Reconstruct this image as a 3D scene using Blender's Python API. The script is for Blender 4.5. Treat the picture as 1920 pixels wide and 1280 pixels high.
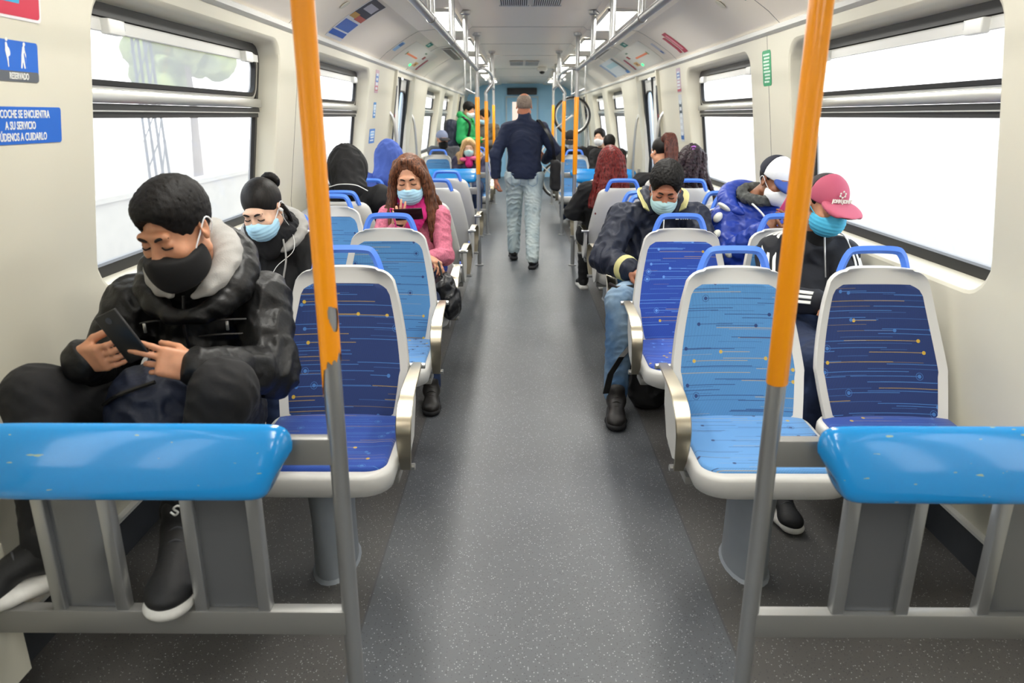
import bpy, math, random
import numpy as np
from mathutils import Vector, Matrix, Euler
from mathutils.geometry import tessellate_polygon
PI = math.pi
R = math.radians
S = bpy.context.scene
for o in list(bpy.data.objects): bpy.data.objects.remove(o)

# ---------------- camera, sky, exposure ----------------
cam_d = bpy.data.cameras.new('camera'); cam = bpy.data.objects.new('camera', cam_d)
S.collection.objects.link(cam); S.camera = cam
cam.location = (-.08, 0, 1.5)
cam.rotation_euler = (R(90-17.36), 0, R(.51))
cam_d.sensor_width = 36; cam_d.lens = 1353/1920*36
cam_d.clip_start = .05; cam_d.clip_end = 300
cam_d.dof.use_dof = True; cam_d.dof.focus_distance = 3.3; cam_d.dof.aperture_fstop = 3.5
W = bpy.data.worlds.new('world'); S.world = W; W.use_nodes = True
wn = W.node_tree.nodes; wn.clear()
wo = wn.new('ShaderNodeOutputWorld'); wb = wn.new('ShaderNodeBackground')
tc = wn.new('ShaderNodeTexCoord'); sp = wn.new('ShaderNodeSeparateXYZ'); cr = wn.new('ShaderNodeValToRGB')
W.node_tree.links.new(tc.outputs['Generated'], sp.inputs[0]); W.node_tree.links.new(sp.outputs['Z'], cr.inputs[0])
cr.color_ramp.elements[0].position = 0; cr.color_ramp.elements[0].color = (.95, .93, .90, 1)
cr.color_ramp.elements[1].position = .5; cr.color_ramp.elements[1].color = (.86, .93, 1, 1)
W.node_tree.links.new(cr.outputs[0], wb.inputs[0]); W.node_tree.links.new(wb.outputs[0], wo.inputs[0])
wb.inputs[1].default_value = 4.6
S.view_settings.view_transform = 'Standard'; S.view_settings.look = 'None'
S.view_settings.gamma = 1; S.view_settings.use_curve_mapping = False
S.view_settings.exposure = -.24

# ---------------- materials ----------------
def lin(c):
    if isinstance(c, str):
        c = [int(c[i:i+2], 16)/255 for i in (0, 2, 4)]
    return tuple((x/12.92 if x <= .04045 else ((x+.055)/1.055)**2.4) for x in c)+(1,)
class NB:
    """small shader-node builder"""
    def __init__(s, name):
        s.m = bpy.data.materials.new(name); s.m.use_nodes = True
        s.t = s.m.node_tree; s.n = s.t.nodes; s.n.clear()
        s.out = s.n.new('ShaderNodeOutputMaterial')
    def link(s, a, b): s.t.links.new(a, b)
    def node(s, typ, ins={}, **props):
        n = s.n.new(typ)
        for k, v in props.items(): setattr(n, k, v)
        for k, v in ins.items():
            if hasattr(v, 'links') or hasattr(v, 'is_linked'): s.link(v, n.inputs[k])
            else: n.inputs[k].default_value = v
        return n
    def m_(s, op, a, b=0., c=0.):
        return s.node('ShaderNodeMath', {0: a, 1: b, 2: c}, operation=op).outputs[0]
    def add(s, a, b): return s.m_('ADD', a, b)
    def sub(s, a, b): return s.m_('SUBTRACT', a, b)
    def mul(s, a, b): return s.m_('MULTIPLY', a, b)
    def lt(s, a, b): return s.m_('LESS_THAN', a, b)
    def gt(s, a, b): return s.m_('GREATER_THAN', a, b)
    def mix(s, f, a, b):
        n = s.n.new('ShaderNodeMix'); n.data_type = 'RGBA'
        for i, v in ((0, f), (6, a), (7, b)):
            if hasattr(v, 'is_linked'): s.link(v, n.inputs[i])
            else: n.inputs[i].default_value = v
        return n.outputs[2]
    def coord(s): return s.node('ShaderNodeTexCoord').outputs['Object']
    def noise(s, scale, detail=3, vec=None, rough=.5):
        return s.node('ShaderNodeTexNoise', {'Scale': scale, 'Detail': detail, 'Roughness': rough, 'Vector': vec or s.coord()})
    def ramp(s, f, stops):
        n = s.n.new('ShaderNodeValToRGB'); e = n.color_ramp.elements
        while len(e) < len(stops): e.new(.5)
        for x, (p, c) in zip(e, stops): x.position = p; x.color = c
        s.link(f, n.inputs[0]); return n.outputs[0]
    def bump(s, h, strength=.3, dist=.01):
        return s.node('ShaderNodeBump', {'Strength': strength, 'Distance': dist, 'Height': h}).outputs[0]
    def princ(s, col, rough=.5, metal=0., normal=None, **kw):
        p = s.node('ShaderNodeBsdfPrincipled', {'Base Color': col, 'Roughness': rough, 'Metallic': metal})
        if normal is not None: s.link(normal, p.inputs['Normal'])
        for k, v in kw.items(): p.inputs[k.replace('_', ' ')].default_value = v
        s.link(p.outputs[0], s.out.inputs[0]); return s.m
def plain(name, c, rough=.5, metal=0., nscale=0, nbump=0, dist=.005, var=0, vscale=6, **kw):
    b = NB(name); col = lin(c)
    if var:
        f = b.noise(vscale, 4).outputs[0]
        d = tuple(x*(1-var) for x in col[:3])+(1,)
        col = b.mix(b.ramp(f, [(.3, (0, 0, 0, 1)), (.7, (1, 1, 1, 1))]), d, col)
    nrm = b.bump(b.noise(nscale, 4).outputs[0], nbump, dist) if nscale else None
    return b.princ(col, rough, metal, nrm, **kw)
M = {}
M['wall'] = plain('wall_laminate', 'd3cfbe', .42, var=.05, vscale=1.5)
M['ceil'] = plain('ceiling_laminate', 'ebe2d4', .36, var=.02, vscale=1)
M['cove'] = plain('cove_laminate', 'd9d8d2', .35)
M['trim'] = plain('pale_trim', 'd6d6d2', .35)
M['shell'] = plain('seat_shell_plastic', 'c9c8c4', .38, nscale=180, nbump=.05, dist=.001)
M['blueplastic'] = plain('blue_handle_plastic', '4a7fe6', .5)
M['rubber'] = plain('black_rubber', '151516', .45)
M['black'] = plain('black_plastic', '0d0d0f', .35)
M['dark'] = plain('dark_grey', '3a3b40', .6)
M['alu'] = plain('brushed_aluminium', 'cfcfcb', .3, .9)
M['steel'] = plain('satin_steel_tube', 'b4b5b5', .30, .8, nscale=60, nbump=.03, dist=.001)
M['steelflat'] = plain('grey_painted_steel', '8e8d8a', .35, .4)
M['armsteel'] = plain('armrest_steel', 'b3ab98', .3, 1.0)
M['orange'] = plain('orange_sleeve', 'f99a12', .3, coat=0) if False else plain('orange_sleeve', 'ffa012', .28)
M['end'] = plain('pale_blue_wall', '9dd3f5', .45)
M['endtrim'] = plain('end_door_trim', 'b5cbd6', .4)
M['skirt'] = plain('dark_skirting', '3a3d42', .6, var=.3)
M['ped'] = plain('pedestal_paint', '8c9299', .5, var=.15)
M['white'] = plain('white_plastic', 'e8e8e4', .4)
M['leaf'] = plain('foliage', '8c9a4a', .8, var=.5, vscale=3)
M['concrete'] = plain('platform_concrete', 'b5ae9f', .8, var=.2)
M['dirt'] = plain('trackside_ballast', 'a5998a', .9, var=.4, vscale=2)
M['redpaint'] = plain('red_paint', 'b5303a', .4)
M['tent'] = plain('tent_canvas_blue', '5f90cf', .7)

def mk_blue_bar():
    b = NB('blue_bar_plastic')
    n = b.noise(9, 2).outputs[0]; v = b.coord()
    # scratches: thin stretched noise
    mp = b.node('ShaderNodeMapping', {'Vector': v, 'Scale': (14, 30, 60), 'Rotation': (0, .9, .3)}).outputs[0]
    s1 = b.noise(2.2, 1, mp).outputs[0]
    w = b.gt(s1, .755)
    col = b.mix(w, lin('1b90da'), lin('9fb9a0'))
    return b.princ(col, .2, 0, b.bump(n, .06, .01), Coat_Weight=.5, Coat_Roughness=.08)
M['bar'] = mk_blue_bar()

def mk_floor(name, base, spec, stain=True):
    b = NB(name); v = b.coord()
    vo = b.node('ShaderNodeTexVoronoi', {'Vector': v, 'Scale': 185.}, feature='F1')
    wn_ = b.node('ShaderNodeSeparateColor', {0: vo.outputs['Color']})
    near = b.lt(vo.outputs['Distance'], .30)
    isw = b.mul(near, b.gt(wn_.outputs[0], .86)); isd = b.mul(near, b.lt(wn_.outputs[0], .2))
    n = b.noise(1.6, 4).outputs[0]
    c0 = b.mix(b.ramp(n, [(.35, (0, 0, 0, 1)), (.65, (1, 1, 1, 1))]), lin(base), tuple(x*.82 for x in lin(base)[:3])+(1,))
    c1 = b.mix(isw, c0, lin(spec)); c2 = b.mix(isd, c1, lin('303236'))
    return b.princ(c2, .42, 0, b.bump(b.noise(300, 2).outputs[0], .12, .002))
M['floor'] = mk_floor('vinyl_floor_sides', '545250', 'a0a2a1')
M['aisle'] = mk_floor('vinyl_floor_aisle', '595c60', 'b0b3b6')

def mk_fabric(name, base, accent, acc2, axis):
    """seat moquette: rows of thin horizontal lines ending in dots"""
    b = NB(name); co = b.node('ShaderNodeSeparateXYZ', {0: b.coord()})
    u = co.outputs[0]; v0 = co.outputs[axis]
    rnd = b.node('ShaderNodeObjectInfo').outputs['Random']
    v0 = b.add(v0, b.mul(b.m_('FLOOR', b.mul(rnd, 50)), .29))
    col = lin(base)
    wv = b.node('ShaderNodeTexChecker', {'Vector': b.node('ShaderNodeMapping', {'Vector': b.coord(), 'Rotation': (.78, .78, .78)}).outputs[0], 'Scale': 330.}).outputs['Fac']
    col = b.mix(b.mul(wv, .28), col, tuple(x*.45 for x in lin(base)[:3])+(1,))
    for i, (rh, ph, dots) in enumerate(((.021, .3, 0), (.034, .0, 1), (.047, .37, 1), (.039, .71, 1))):
        vr = b.add(b.m_('DIVIDE', v0, rh), 200.3+ph); row = b.m_('FLOOR', vr)
        fv = b.mul(b.sub(b.sub(vr, row), .5), rh)
        w = b.node('ShaderNodeTexWhiteNoise', {'W': b.add(b.mul(row, 1.37), i*17.7)}, noise_dimensions='1D')
        rc = b.node('ShaderNodeSeparateColor', {0: w.outputs['Color']})
        r1, r2, r3 = rc.outputs; r4 = w.outputs['Value']
        cc = b.mul(b.sub(r1, .5), .40); L = b.add(.03, b.mul(r2, .13))
        du = b.sub(u, cc); af = b.m_('ABSOLUTE', fv)
        line = b.mul(b.lt(b.m_('ABSOLUTE', du), L), b.lt(af, .0011 if dots else .0007))
        yel = b.gt(r3, .76)
        if dots:
            sg = b.sub(b.mul(b.gt(r4, .5), 2.), 1.)
            dx = b.sub(du, b.mul(sg, L))
            dist = b.m_('SQRT', b.add(b.mul(dx, dx), b.mul(fv, fv)))
            dot = b.lt(dist, .0062)
            ring = b.mul(b.lt(b.m_('ABSOLUTE', b.sub(dist, .0115)), .0008), b.mul(b.gt(r2, .45), b.sub(1., yel)))
            k = b.m_('MAXIMUM', b.m_('MAXIMUM', b.mul(line, b.sub(.8, b.mul(yel, .3))), b.mul(dot, .9)), b.mul(ring, .8))
        else: k = b.mul(line, b.sub(.5, b.mul(yel, .2)))
        c2 = b.mix(yel, lin(accent), lin(acc2))
        col = b.mix(k, col, c2)
    return b.princ(col, .75, 0, b.bump(wv, .15, .001), Sheen_Weight=.2)
FAB = {}
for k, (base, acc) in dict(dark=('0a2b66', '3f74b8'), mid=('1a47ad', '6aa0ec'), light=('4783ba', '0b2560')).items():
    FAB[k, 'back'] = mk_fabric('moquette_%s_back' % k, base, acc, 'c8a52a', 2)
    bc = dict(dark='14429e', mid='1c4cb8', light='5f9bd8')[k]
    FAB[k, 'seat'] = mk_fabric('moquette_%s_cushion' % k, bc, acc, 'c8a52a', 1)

def emis(name, c, s):
    b = NB(name); e = b.node('ShaderNodeEmission', {0: lin(c), 1: s}); b.link(e.outputs[0], b.out.inputs[0]); return b.m
M['lamp'] = emis('fluorescent_diffuser', 'fffdf0', 9)
M['green_led'] = emis('green_led', '40ff80', 3)
def mk_glass(nm='window_glass', tint=(.93, .95, .97, 1)):
    b = NB(nm)
    tr = b.node('ShaderNodeBsdfTransparent', {0: tint})
    gl = b.node('ShaderNodeBsdfGlossy', {'Roughness': .02})
    df = b.node('ShaderNodeBsdfTranslucent', {0: (.9, .93, .97, 1)})
    fc = b.node('ShaderNodeLayerWeight', {0: .5}).outputs['Facing']
    m1 = b.node('ShaderNodeMixShader', {0: b.add(.03, b.mul(b.m_('POWER', fc, 4.), .35)), 1: tr.outputs[0], 2: gl.outputs[0]})
    m2 = b.node('ShaderNodeMixShader', {0: .26, 1: m1.outputs[0], 2: df.outputs[0]})
    b.link(m2.outputs[0], b.out.inputs[0]); return b.m
M['glass'] = mk_glass(); M['doorglass'] = mk_glass('blue_tinted_door_glass', (.20, .38, .62, 1))
def mk_smoke():
    b = NB('smoked_panel')
    tr = b.node('ShaderNodeBsdfTransparent', {0: (.35, .36, .37, 1)})
    p = b.node('ShaderNodeBsdfPrincipled', {'Base Color': lin('8b8d90'), 'Metallic': .6, 'Roughness': .16})
    m2 = b.node('ShaderNodeMixShader', {0: .8, 1: tr.outputs[0], 2: p.outputs[0]})
    b.link(m2.outputs[0], b.out.inputs[0]); return b.m
M['smoke'] = mk_smoke()

# ---------------- mesh helpers ----------------
def tag(o, label=None, cat=None, group=None, kind=None):
    if label:
        o['label'] = label
        if len(label.split()) > 16: print('LONGLABEL', label)
    if cat: o['category'] = cat
    if group: o['group'] = group
    if kind: o['kind'] = kind
    return o
def empty(name, loc=(0, 0, 0), label=None, cat=None, group=None, rz=0):
    o = bpy.data.objects.new(name, None); S.collection.objects.link(o)
    o.location = loc; o.rotation_euler = (0, 0, rz); o.empty_display_size = .1
    return tag(o, label, cat, group)
def mesh_obj(name, v, f, mats, parent=None, smooth=True, mi=None, auto=None):
    me = bpy.data.meshes.new(name)
    if isinstance(v, np.ndarray):
        me.vertices.add(len(v)); me.vertices.foreach_set('co', v.astype(np.float32).ravel())
        n = len(f); me.loops.add(n*4); me.loops.foreach_set('vertex_index', f.astype(np.int32).ravel())
        me.polygons.add(n); me.polygons.foreach_set('loop_start', np.arange(0, n*4, 4, dtype=np.int32))
        me.update(calc_edges=True)
    else: me.from_pydata(v, [], f)
    for m in (mats if isinstance(mats, (list, tuple)) else [mats]): me.materials.append(m)
    if mi is not None: me.polygons.foreach_set('material_index', np.asarray(mi, dtype=np.int32))
    me.polygons.foreach_set('use_smooth', [smooth]*len(me.polygons))
    me.update()
    if auto: me.set_sharp_from_angle(angle=R(auto))
    o = bpy.data.objects.new(name, me); S.collection.objects.link(o)
    if parent: o.parent = parent
    return o
def rrect(w, h, r, n=5):
    """rounded rectangle outline, ccw, centred"""
    P = []
    for cx, cy, a0 in ((w/2-r, h/2-r, 0), (-w/2+r, h/2-r, 90), (-w/2+r, -h/2+r, 180), (w/2-r, -h/2+r, 270)):
        for i in range(n+1):
            a = R(a0+90*i/n); P.append((cx+r*math.cos(a), cy+r*math.sin(a)))
    return P
class MB:
    def __init__(s): s.v = []; s.f = []; s.mi = []
    def quad_ring(s, rings, caps=True, m=0, closed=True):
        b = len(s.v); n = len(rings[0])
        for r in rings: s.v += [tuple(p) for p in r]
        for i in range(len(rings)-1):
            for j in range(n if closed else n-1):
                k = (j+1) % n
                s.f.append((b+i*n+j, b+i*n+k, b+(i+1)*n+k, b+(i+1)*n+j)); s.mi.append(m)
        if caps:
            s.f.append(tuple(b+j for j in reversed(range(n)))); s.f.append(tuple(b+(len(rings)-1)*n+j for j in range(n))); s.mi += [m, m]
        return s
    def box(s, c, d, m=0, rot=None, bev=0):
        x, y, z = (q/2 for q in d)
        if bev:
            b = min(bev, x*.99, y*.99, z*.99)
            rr = []
            for zz, ins in ((-z, b), (-z+b*.3, b*.3), (-z+b, 0), (z-b, 0), (z-b*.3, b*.3), (z, b)):
                rr.append([Vector((px, py, zz)) for px, py in rrect(2*(x-ins), 2*(y-ins), max(b-ins*.6, .0004), 3)])
        else: rr = [[Vector((-x, -y, q)), Vector((x, -y, q)), Vector((x, y, q)), Vector((-x, y, q))] for q in (-z, z)]
        if rot: rr = [[rot @ p for p in r] for r in rr]
        return s.quad_ring([[p+Vector(c) for p in r] for r in rr], True, m)
    def tube(s, pts, r, n=12, m=0, caps=True):
        pts = [Vector(p) for p in pts]; rings = []; up = None
        rs = r if isinstance(r, (list, tuple)) else [r]*len(pts)
        for i, p in enumerate(pts):
            d = (pts[min(i+1, len(pts)-1)]-pts[max(i-1, 0)]).normalized()
            if up is None: up = Vector((0, 0, 1)) if abs(d.z) < .9 else Vector((0, 1, 0))
            a = d.cross(up).normalized(); up = a.cross(d).normalized()
            rings.append([p+(a*math.cos(2*PI*k/n)+up*math.sin(2*PI*k/n))*rs[i] for k in range(n)])
        return s.quad_ring(rings, caps, m)
    def strap(s, pts, w, t, side, m=0):
        """flat strip along pts; w = width along side vector, t thickness"""
        pts = [Vector(p) for p in pts]; side = Vector(side).normalized(); rings = []
        ws = w if isinstance(w, (list, tuple)) else [w]*len(pts)
        for i, p in enumerate(pts):
            d = (pts[min(i+1, len(pts)-1)]-pts[max(i-1, 0)]).normalized(); nn = d.cross(side).normalized()
            h = ws[i]/2
            rings.append([p+side*(h-t*.4)+nn*t/2, p-side*(h-t*.4)+nn*t/2, p-side*h, p-side*(h-t*.4)-nn*t/2, p+side*(h-t*.4)-nn*t/2, p+side*h])
        return s.quad_ring(rings, True, m)
    def poly(s, pts, m=0):
        b = len(s.v); s.v += [tuple(p) for p in pts]; s.f.append(tuple(range(b, b+len(pts)))); s.mi.append(m); return s
    def build(s, name, mats, parent=None, smooth=True, auto=35, sub=0):
        o = mesh_obj(name, s.v, s.f, mats, parent, smooth, s.mi, auto if smooth else None)
        if sub:
            md = o.modifiers.new('subsurf', 'SUBSURF'); md.levels = md.render_levels = sub
        return o
def bez(pts, n=8):
    """Catmull-Rom through points"""
    P = [Vector(p) for p in pts]; P = [P[0]*2-P[1]]+P+[P[-1]*2-P[-2]]; out = []
    for i in range(1, len(P)-2):
        for k in range(n):
            t = k/n; a, b, c, d = P[i-1:i+3]
            out.append(.5*((2*b)+(-a+c)*t+(2*a-5*b+4*c-d)*t*t+(-a+3*b-3*c+d)*t**3))
    return out+[P[-2]]
def copy_tree(o, parent=None):
    c = o.copy(); S.collection.objects.link(c)
    if parent: c.parent = parent
    for ch in list(o.children): copy_tree(ch, c)
    return c
def text_obj(name, body, size, mat, parent, loc, rot, sx=.7, align='CENTER', ext=.0006, bold=.0):
    cu = bpy.data.curves.new(name, 'FONT'); cu.body = body; cu.size = size; cu.align_x = align; cu.align_y = 'CENTER'
    cu.extrude = ext; cu.offset = bold; cu.resolution_u = 3; cu.space_line = .9
    t = bpy.data.objects.new(name, cu); S.collection.objects.link(t)
    bpy.context.view_layer.update()
    me = bpy.data.meshes.new_from_object(t.evaluated_get(bpy.context.evaluated_depsgraph_get()))
    bpy.data.objects.remove(t); bpy.data.curves.remove(cu)
    me.materials.clear(); me.materials.append(mat)
    o = bpy.data.objects.new(name, me); S.collection.objects.link(o)
    o.parent = parent; o.location = loc; o.rotation_euler = rot; o.scale = (sx, 1, 1)
    return o

# ================= THE CARRIAGE =================
Y0, Y1 = -6.0, 19.0
def wallx(z):       # inner wall face, leaning in above the window sill
    return 1.50 if z <= 1.0 else 1.50-.145*(z-1.0)
def struct(name, mb, mat, parent=None, **k):
    o = mb.build(name, mat, parent, **k); o['kind'] = 'structure'; return o
struct('floor', MB().box((0, (Y0+Y1)/2, -.02), (3.04, Y1-Y0, .04)), M['floor'])
f = MB().box((0, (Y0+Y1)/2, .0015), (1.108, Y1-Y0-.02, .003)); struct('trim_1', f, M['aisle'])
f = MB()
for sx in (-1, 1): f.box((sx*.557, (Y0+Y1)/2, .0015), (.006, Y1-Y0-.02, .003))
struct('trim_2', f, plain('floor_joint', '4b4c4e', .5))
# ceiling: flat middle, light trough, cove down to the walls
prof = [(0, 2.26), (.50, 2.26), (.53, 2.235), (.80, 2.215), (.83, 2.24), (.98, 2.225), (1.06, 2.185), (1.17, 2.12), (1.28, 2.045), (1.36, 1.975), (1.375, 1.955)]
prof = [(-x, z) for x, z in reversed(prof)]+prof[1:]
f = MB(); f.quad_ring([[(x, Y0, z) for x, z in prof]+[(x, Y0, z+.03) for x, z in reversed(prof)], [(x, Y1, z) for x, z in prof]+[(x, Y1, z+.03) for x, z in reversed(prof)]])
struct('ceiling', f, M['ceil'], auto=15)
# joints across the ceiling
f = MB()
for y in (1.0, 4.3, 7.0, 8.6, 10.2, 13.0, 15.6):
    pr = [(x, z-.002) for x, z in prof]
    f.quad_ring([[(x, y, z) for x, z in pr]+[(x, y, z+.004) for x, z in reversed(pr)], [(x, y+.005, z) for x, z in pr]+[(x, y+.005, z+.004) for x, z in reversed(pr)]])
struct('trim_3', f, M['steelflat'], auto=15)
# wall-top ledge
for i, sx in enumerate((-1, 1)):
    f = MB(); rr = [[(sx*(wallx(1.95)+a), y, 1.955+b) for a, b in ((-.03, .0), (-.034, .02), (-.02, .03), (.02, .03), (.02, -.012), (-.002, -.012))] for y in (Y0, Y1)]
    f.quad_ring(rr); struct('trim_%d' % (4+i), f, M['trim'])
    f = MB(); f.box((sx*1.495, (Y0+Y1)/2, .065), (.03, Y1-Y0, .13)); struct('baseboard_'+('left' if sx < 0 else 'right'), f, M['skirt'])
    f = MB(); f.box((sx*1.49, (Y0+Y1)/2, .14), (.03, Y1-Y0, .012)); struct('trim_%d' % (6+i), f, M['trim'])
WIN = [(-4.2, -2.36), (2.38, 4.22), (4.88, 6.72), (10.80, 12.64), (13.30, 15.14)]
DOOR = [(-.33, .97), (8.0, 9.3), (16.3, 17.6)]
ZS, ZT = .90, 1.895
def shear(sx, y, z, inset=0.):     # wall surface point, inset outward
    return (sx*(wallx(z)+inset), y, z)
nwin = 0
for sx, side in ((-1, 'left'), (1, 'right')):
    # wall face with holes, split at z=1.0 is avoided by densifying loops
    holes = []
    for a, b in WIN:
        P = [((a+b)/2+p, (ZS+ZT)/2+q) for p, q in rrect(b-a, ZT-ZS, .13, 8)]
        holes.append(P)
    outer = [(Y0, .14), (Y1, .14), (Y1, 1.0), (Y1, 1.96)]
    for a, b in reversed([DOOR[1]]): pass
    # piecewise vertical panels between openings keeps the bend at z = 1.0 exact
    f = MB()
    def panel(y0, y1, hole=None):
        if hole is None:
            f.quad_ring([[(sx*wallx(z), y, z) for z in (.14, .4, .7, 1.0, 1.25, 1.5, 1.75, 1.96)] for y in ((y0, y1) if sx < 0 else (y1, y0))], False, closed=False)
            return
        a, b = hole; c = (a+b)/2
        h = (ZS+ZT)/2
        # outer rectangle points (corners and the bend line included) and matching hole points
        O = []
        zs_ = [.14, .4, .7, 1.0, 1.25, 1.5, 1.75, 1.96]; m_ = 14
        O += [(y0+(y1-y0)*i/m_, .14) for i in range(m_)]+[(y1, z) for z in zs_[:-1]]+[(y1-(y1-y0)*i/m_, 1.96) for i in range(m_)]+[(y0, z) for z in reversed(zs_[1:])]
        # add the directions of the hole's rounded corners
        for p, q in rrect(b-a, ZT-ZS, .13, 6):
            ty = ((y1-y0)/2)/max(abs(p), 1e-6); tz = ((1.96-h) if q > 0 else (h-.14))/max(abs(q), 1e-6); t = min(ty, tz)
            O.append((c+p*t, h+q*t))
        O.sort(key=lambda o: math.atan2(o[1]-h, o[0]-c))
        def hit(o, ins):
            dy, dz = o[0]-c, o[1]-h; hw, hh, r = (b-a)/2-ins, (ZT-ZS)/2-ins, .13-ins*.3
            lo_, hi_ = 0, 1
            for _ in range(24):
                t = (lo_+hi_)/2; qx, qy = abs(dy*t)-hw+r, abs(dz*t)-hh+r
                d = math.hypot(max(qx, 0), max(qy, 0))+min(max(qx, qy), 0)-r
                if d < 0: lo_ = t
                else: hi_ = t
            return (c+dy*lo_, h+dz*lo_)
        H = [hit(o, 0) for o in O]
        rings = []
        for t in (0, .25, .5, .75, 1):
            rings.append([(sx*wallx(o[1]*(1-t)+q[1]*t), o[0]*(1-t)+q[0]*t, o[1]*(1-t)+q[1]*t) for o, q in zip(O, H)])
        f.quad_ring(rings, False)
        def off(d, ins): return [(sx*(wallx(q[1])+d), q[0], q[1]) for q in [hit(o, ins) for o in O]]
        f.quad_ring([off(0, 0), off(.006, .012), off(.02, .020), off(.125, .035)], False)
    cuts = sorted([(a-.3, b+.3, (a, b)) for a, b in WIN]+[(a, b, 'door') for a, b in DOOR])
    y = Y0
    for a, b, h in cuts:
        panel(y, a)
        if h == 'door':
            f.quad_ring([[(sx*wallx(z), yy, z) for z in (1.9, 1.96)] for yy in ((a, b) if sx < 0 else (b, a))], False, closed=False)
        else: panel(a, b, h)
        y = b
    panel(y, Y1)
    w = struct('wall_'+side, f, M['wall'], auto=30)
    # windows
    for a, b in WIN:
        nwin += 1; c = (a+b)/2; h = (ZS+ZT)/2
        wroot = empty('window_%d' % nwin, (sx*1.56, c, ZS)); wroot['kind'] = 'structure'
        inv = Matrix.Translation((-sx*1.56, -c, -ZS))
        def lp(d, ins, zlo=None, zhi=None, r=.10):
            zl = (ZS if zlo is None else zlo)+ins; zh = (ZT if zhi is None else zhi)-ins
            return [tuple(inv @ Vector((sx*(wallx(q)+d), p, q))) for p, q in [(c+p, (zl+zh)/2+q) for p, q in rrect(b-a-2*ins, zh-zl, r, 8)]]
        MR = 1.50
        g = MB(); g.quad_ring([lp(.125, .025), lp(.105, .03), lp(.10, .075, r=.085), lp(.125, .083, r=.08)], False); g.build('window_frame', M['rubber'], wroot)
        g = MB(); g.quad_ring([lp(.12, .078, MR, r=.07), lp(.098, .081, MR, r=.07), lp(.098, .098, MR, r=.05), lp(.12, .100, MR, r=.05)], False); g.build('vent_frame', M['alu'], wroot)
        g = MB(); g.quad_ring([lp(.12, .099, MR, r=.05), lp(.096, .100, MR, r=.05), lp(.096, .118, MR, r=.04), lp(.125, .120, MR, r=.04)], False); g.build('vent_gasket', M['rubber'], wroot)
        def bar(z, hh, d, t, y0=a+.06, y1=b-.06):
            return (sx*(wallx(z)+d)-sx*1.56, (y0+y1)/2-c, z-ZS), (t, y1-y0, hh)
        g = MB(); g.box(*bar(1.565, .045, .088, .03), bev=.008); g.build('transom_rail', M['alu'], wroot)
        g = MB(); g.box(*bar(1.53, .022, .10, .03)); g.box(*bar(1.503, .022, .105, .03)); g.build('transom_gasket', M['rubber'], wroot)
        g = MB(); g.box(*bar(1.516, .005, .095, .03)); g.build('transom_trim', M['alu'], wroot)
        g = MB(); g.box(*bar(1.79, .035, .10, .02, a+.1, b-.1)); g.build('vent_track', M['trim'], wroot)
        for yy in (a+.27, b-.30):
            g = MB(); g.box((sx*(wallx(1.79)+.078)-sx*1.56, yy-c, 1.787-ZS), (.035, .1, .05), bev=.006)
            l = g.build('latch', M['white'], wroot); g = MB(); g.box((sx*(wallx(1.79)+.08)-sx*1.56, yy+.06-c, 1.797-ZS), (.02, .02, .03)); g.build('latch_spring', M['steel'], l)
        g = MB(); g.poly(lp(.118, .05)); g.build('pane', M['glass'], wroot, smooth=False)
ndoor = 0
for sx in (-1, 1):
    for a, b in DOOR:
        ndoor += 1; c = (a+b)/2
        d = empty('door_%d' % ndoor, (sx*1.5, c, 0)); d['kind'] = 'structure'
        def P(x, y, z): return (sx*x-sx*1.5, y-c, z)
        for i, (y0, y1) in enumerate(((a, c-.006), (c+.006, b))):
            g = MB(); cy = (y0+y1)/2; w = y1-y0
            def lpd(d_, ins, z0, z1, r, ww=w): return [P(wallx(q)+d_, p, q) for p, q in [(cy+p, (z0+z1)/2+q) for p, q in rrect(ww-2*ins, z1-z0-2*ins, r, 6)]]
            g.quad_ring([lpd(.09, 0, .0, 1.9, .005), lpd(.06, 0, .0, 1.9, .005), lpd(.06, .1, .70, 1.88, .11), lpd(.09, .11, .70, 1.88, .11)], False)
            g.build('door_leaf', M['trim'], d)
            g = MB(); g.quad_ring([lpd(.065, .095, .70, 1.88, .11), lpd(.055, .1, .70, 1.88, .11), lpd(.055, .115, .70, 1.88, .1), lpd(.08, .116, .70, 1.88, .1)], False); g.build('gasket', M['rubber'], d)
            g = MB(); g.poly(lpd(.075, .11, .70, 1.88, .1)); g.build('pane', M['doorglass' if a > 5 else 'glass'], d, smooth=False)
        g = MB()
        for y in (a-.02, b+.02): g.quad_ring([[P(wallx(z)+q, y+w_, z) for q, w_ in ((-.03, -.03), (-.03, .03), (.1, .03), (.1, -.03))] for z in (.0, 1.0, 1.95)])
        g.build('door_frame', M['wall'], d)
        g = MB()
        for y, hw in ((a+.015, .015), (b-.04, .06), (c, .012)): g.quad_ring([[P(wallx(z)+q, y+w_, z) for q, w_ in ((.035, -hw), (.035, hw), (.1, hw), (.1, -hw))] for z in (.0, 1.0, 1.93)])
        g.build('door_seal', M['rubber'], d)
        g = MB(); g.quad_ring([[P(wallx(z)+q, a-.02+w_, z) for q, w_ in ((-.036, -.02), (-.036, .02), (-.029, .02), (-.029, -.02))] for z in (1.0, 1.8)]); ip = g.build('indicator_strip', M['dark'], d)
        g = MB(); g.box(P(wallx(1.5)-.037, a-.02, 1.5), (.004, .02, .03)); g.build('button', M['redpaint'], ip)
        for y in (a-.10, b+.10):
            g = MB(); xx = wallx(1.3)-.035
            g.tube(bez([P(xx+.04, y, .62), P(xx-.03, y, .70), P(xx-.05, y+.0, .85), P(xx-.05, y, 1.2), P(xx-.03, y, 1.45), P(xx+.02, y, 1.55)], 6), .015)
            g.build('grab_handle', M['steel'], d)
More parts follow.
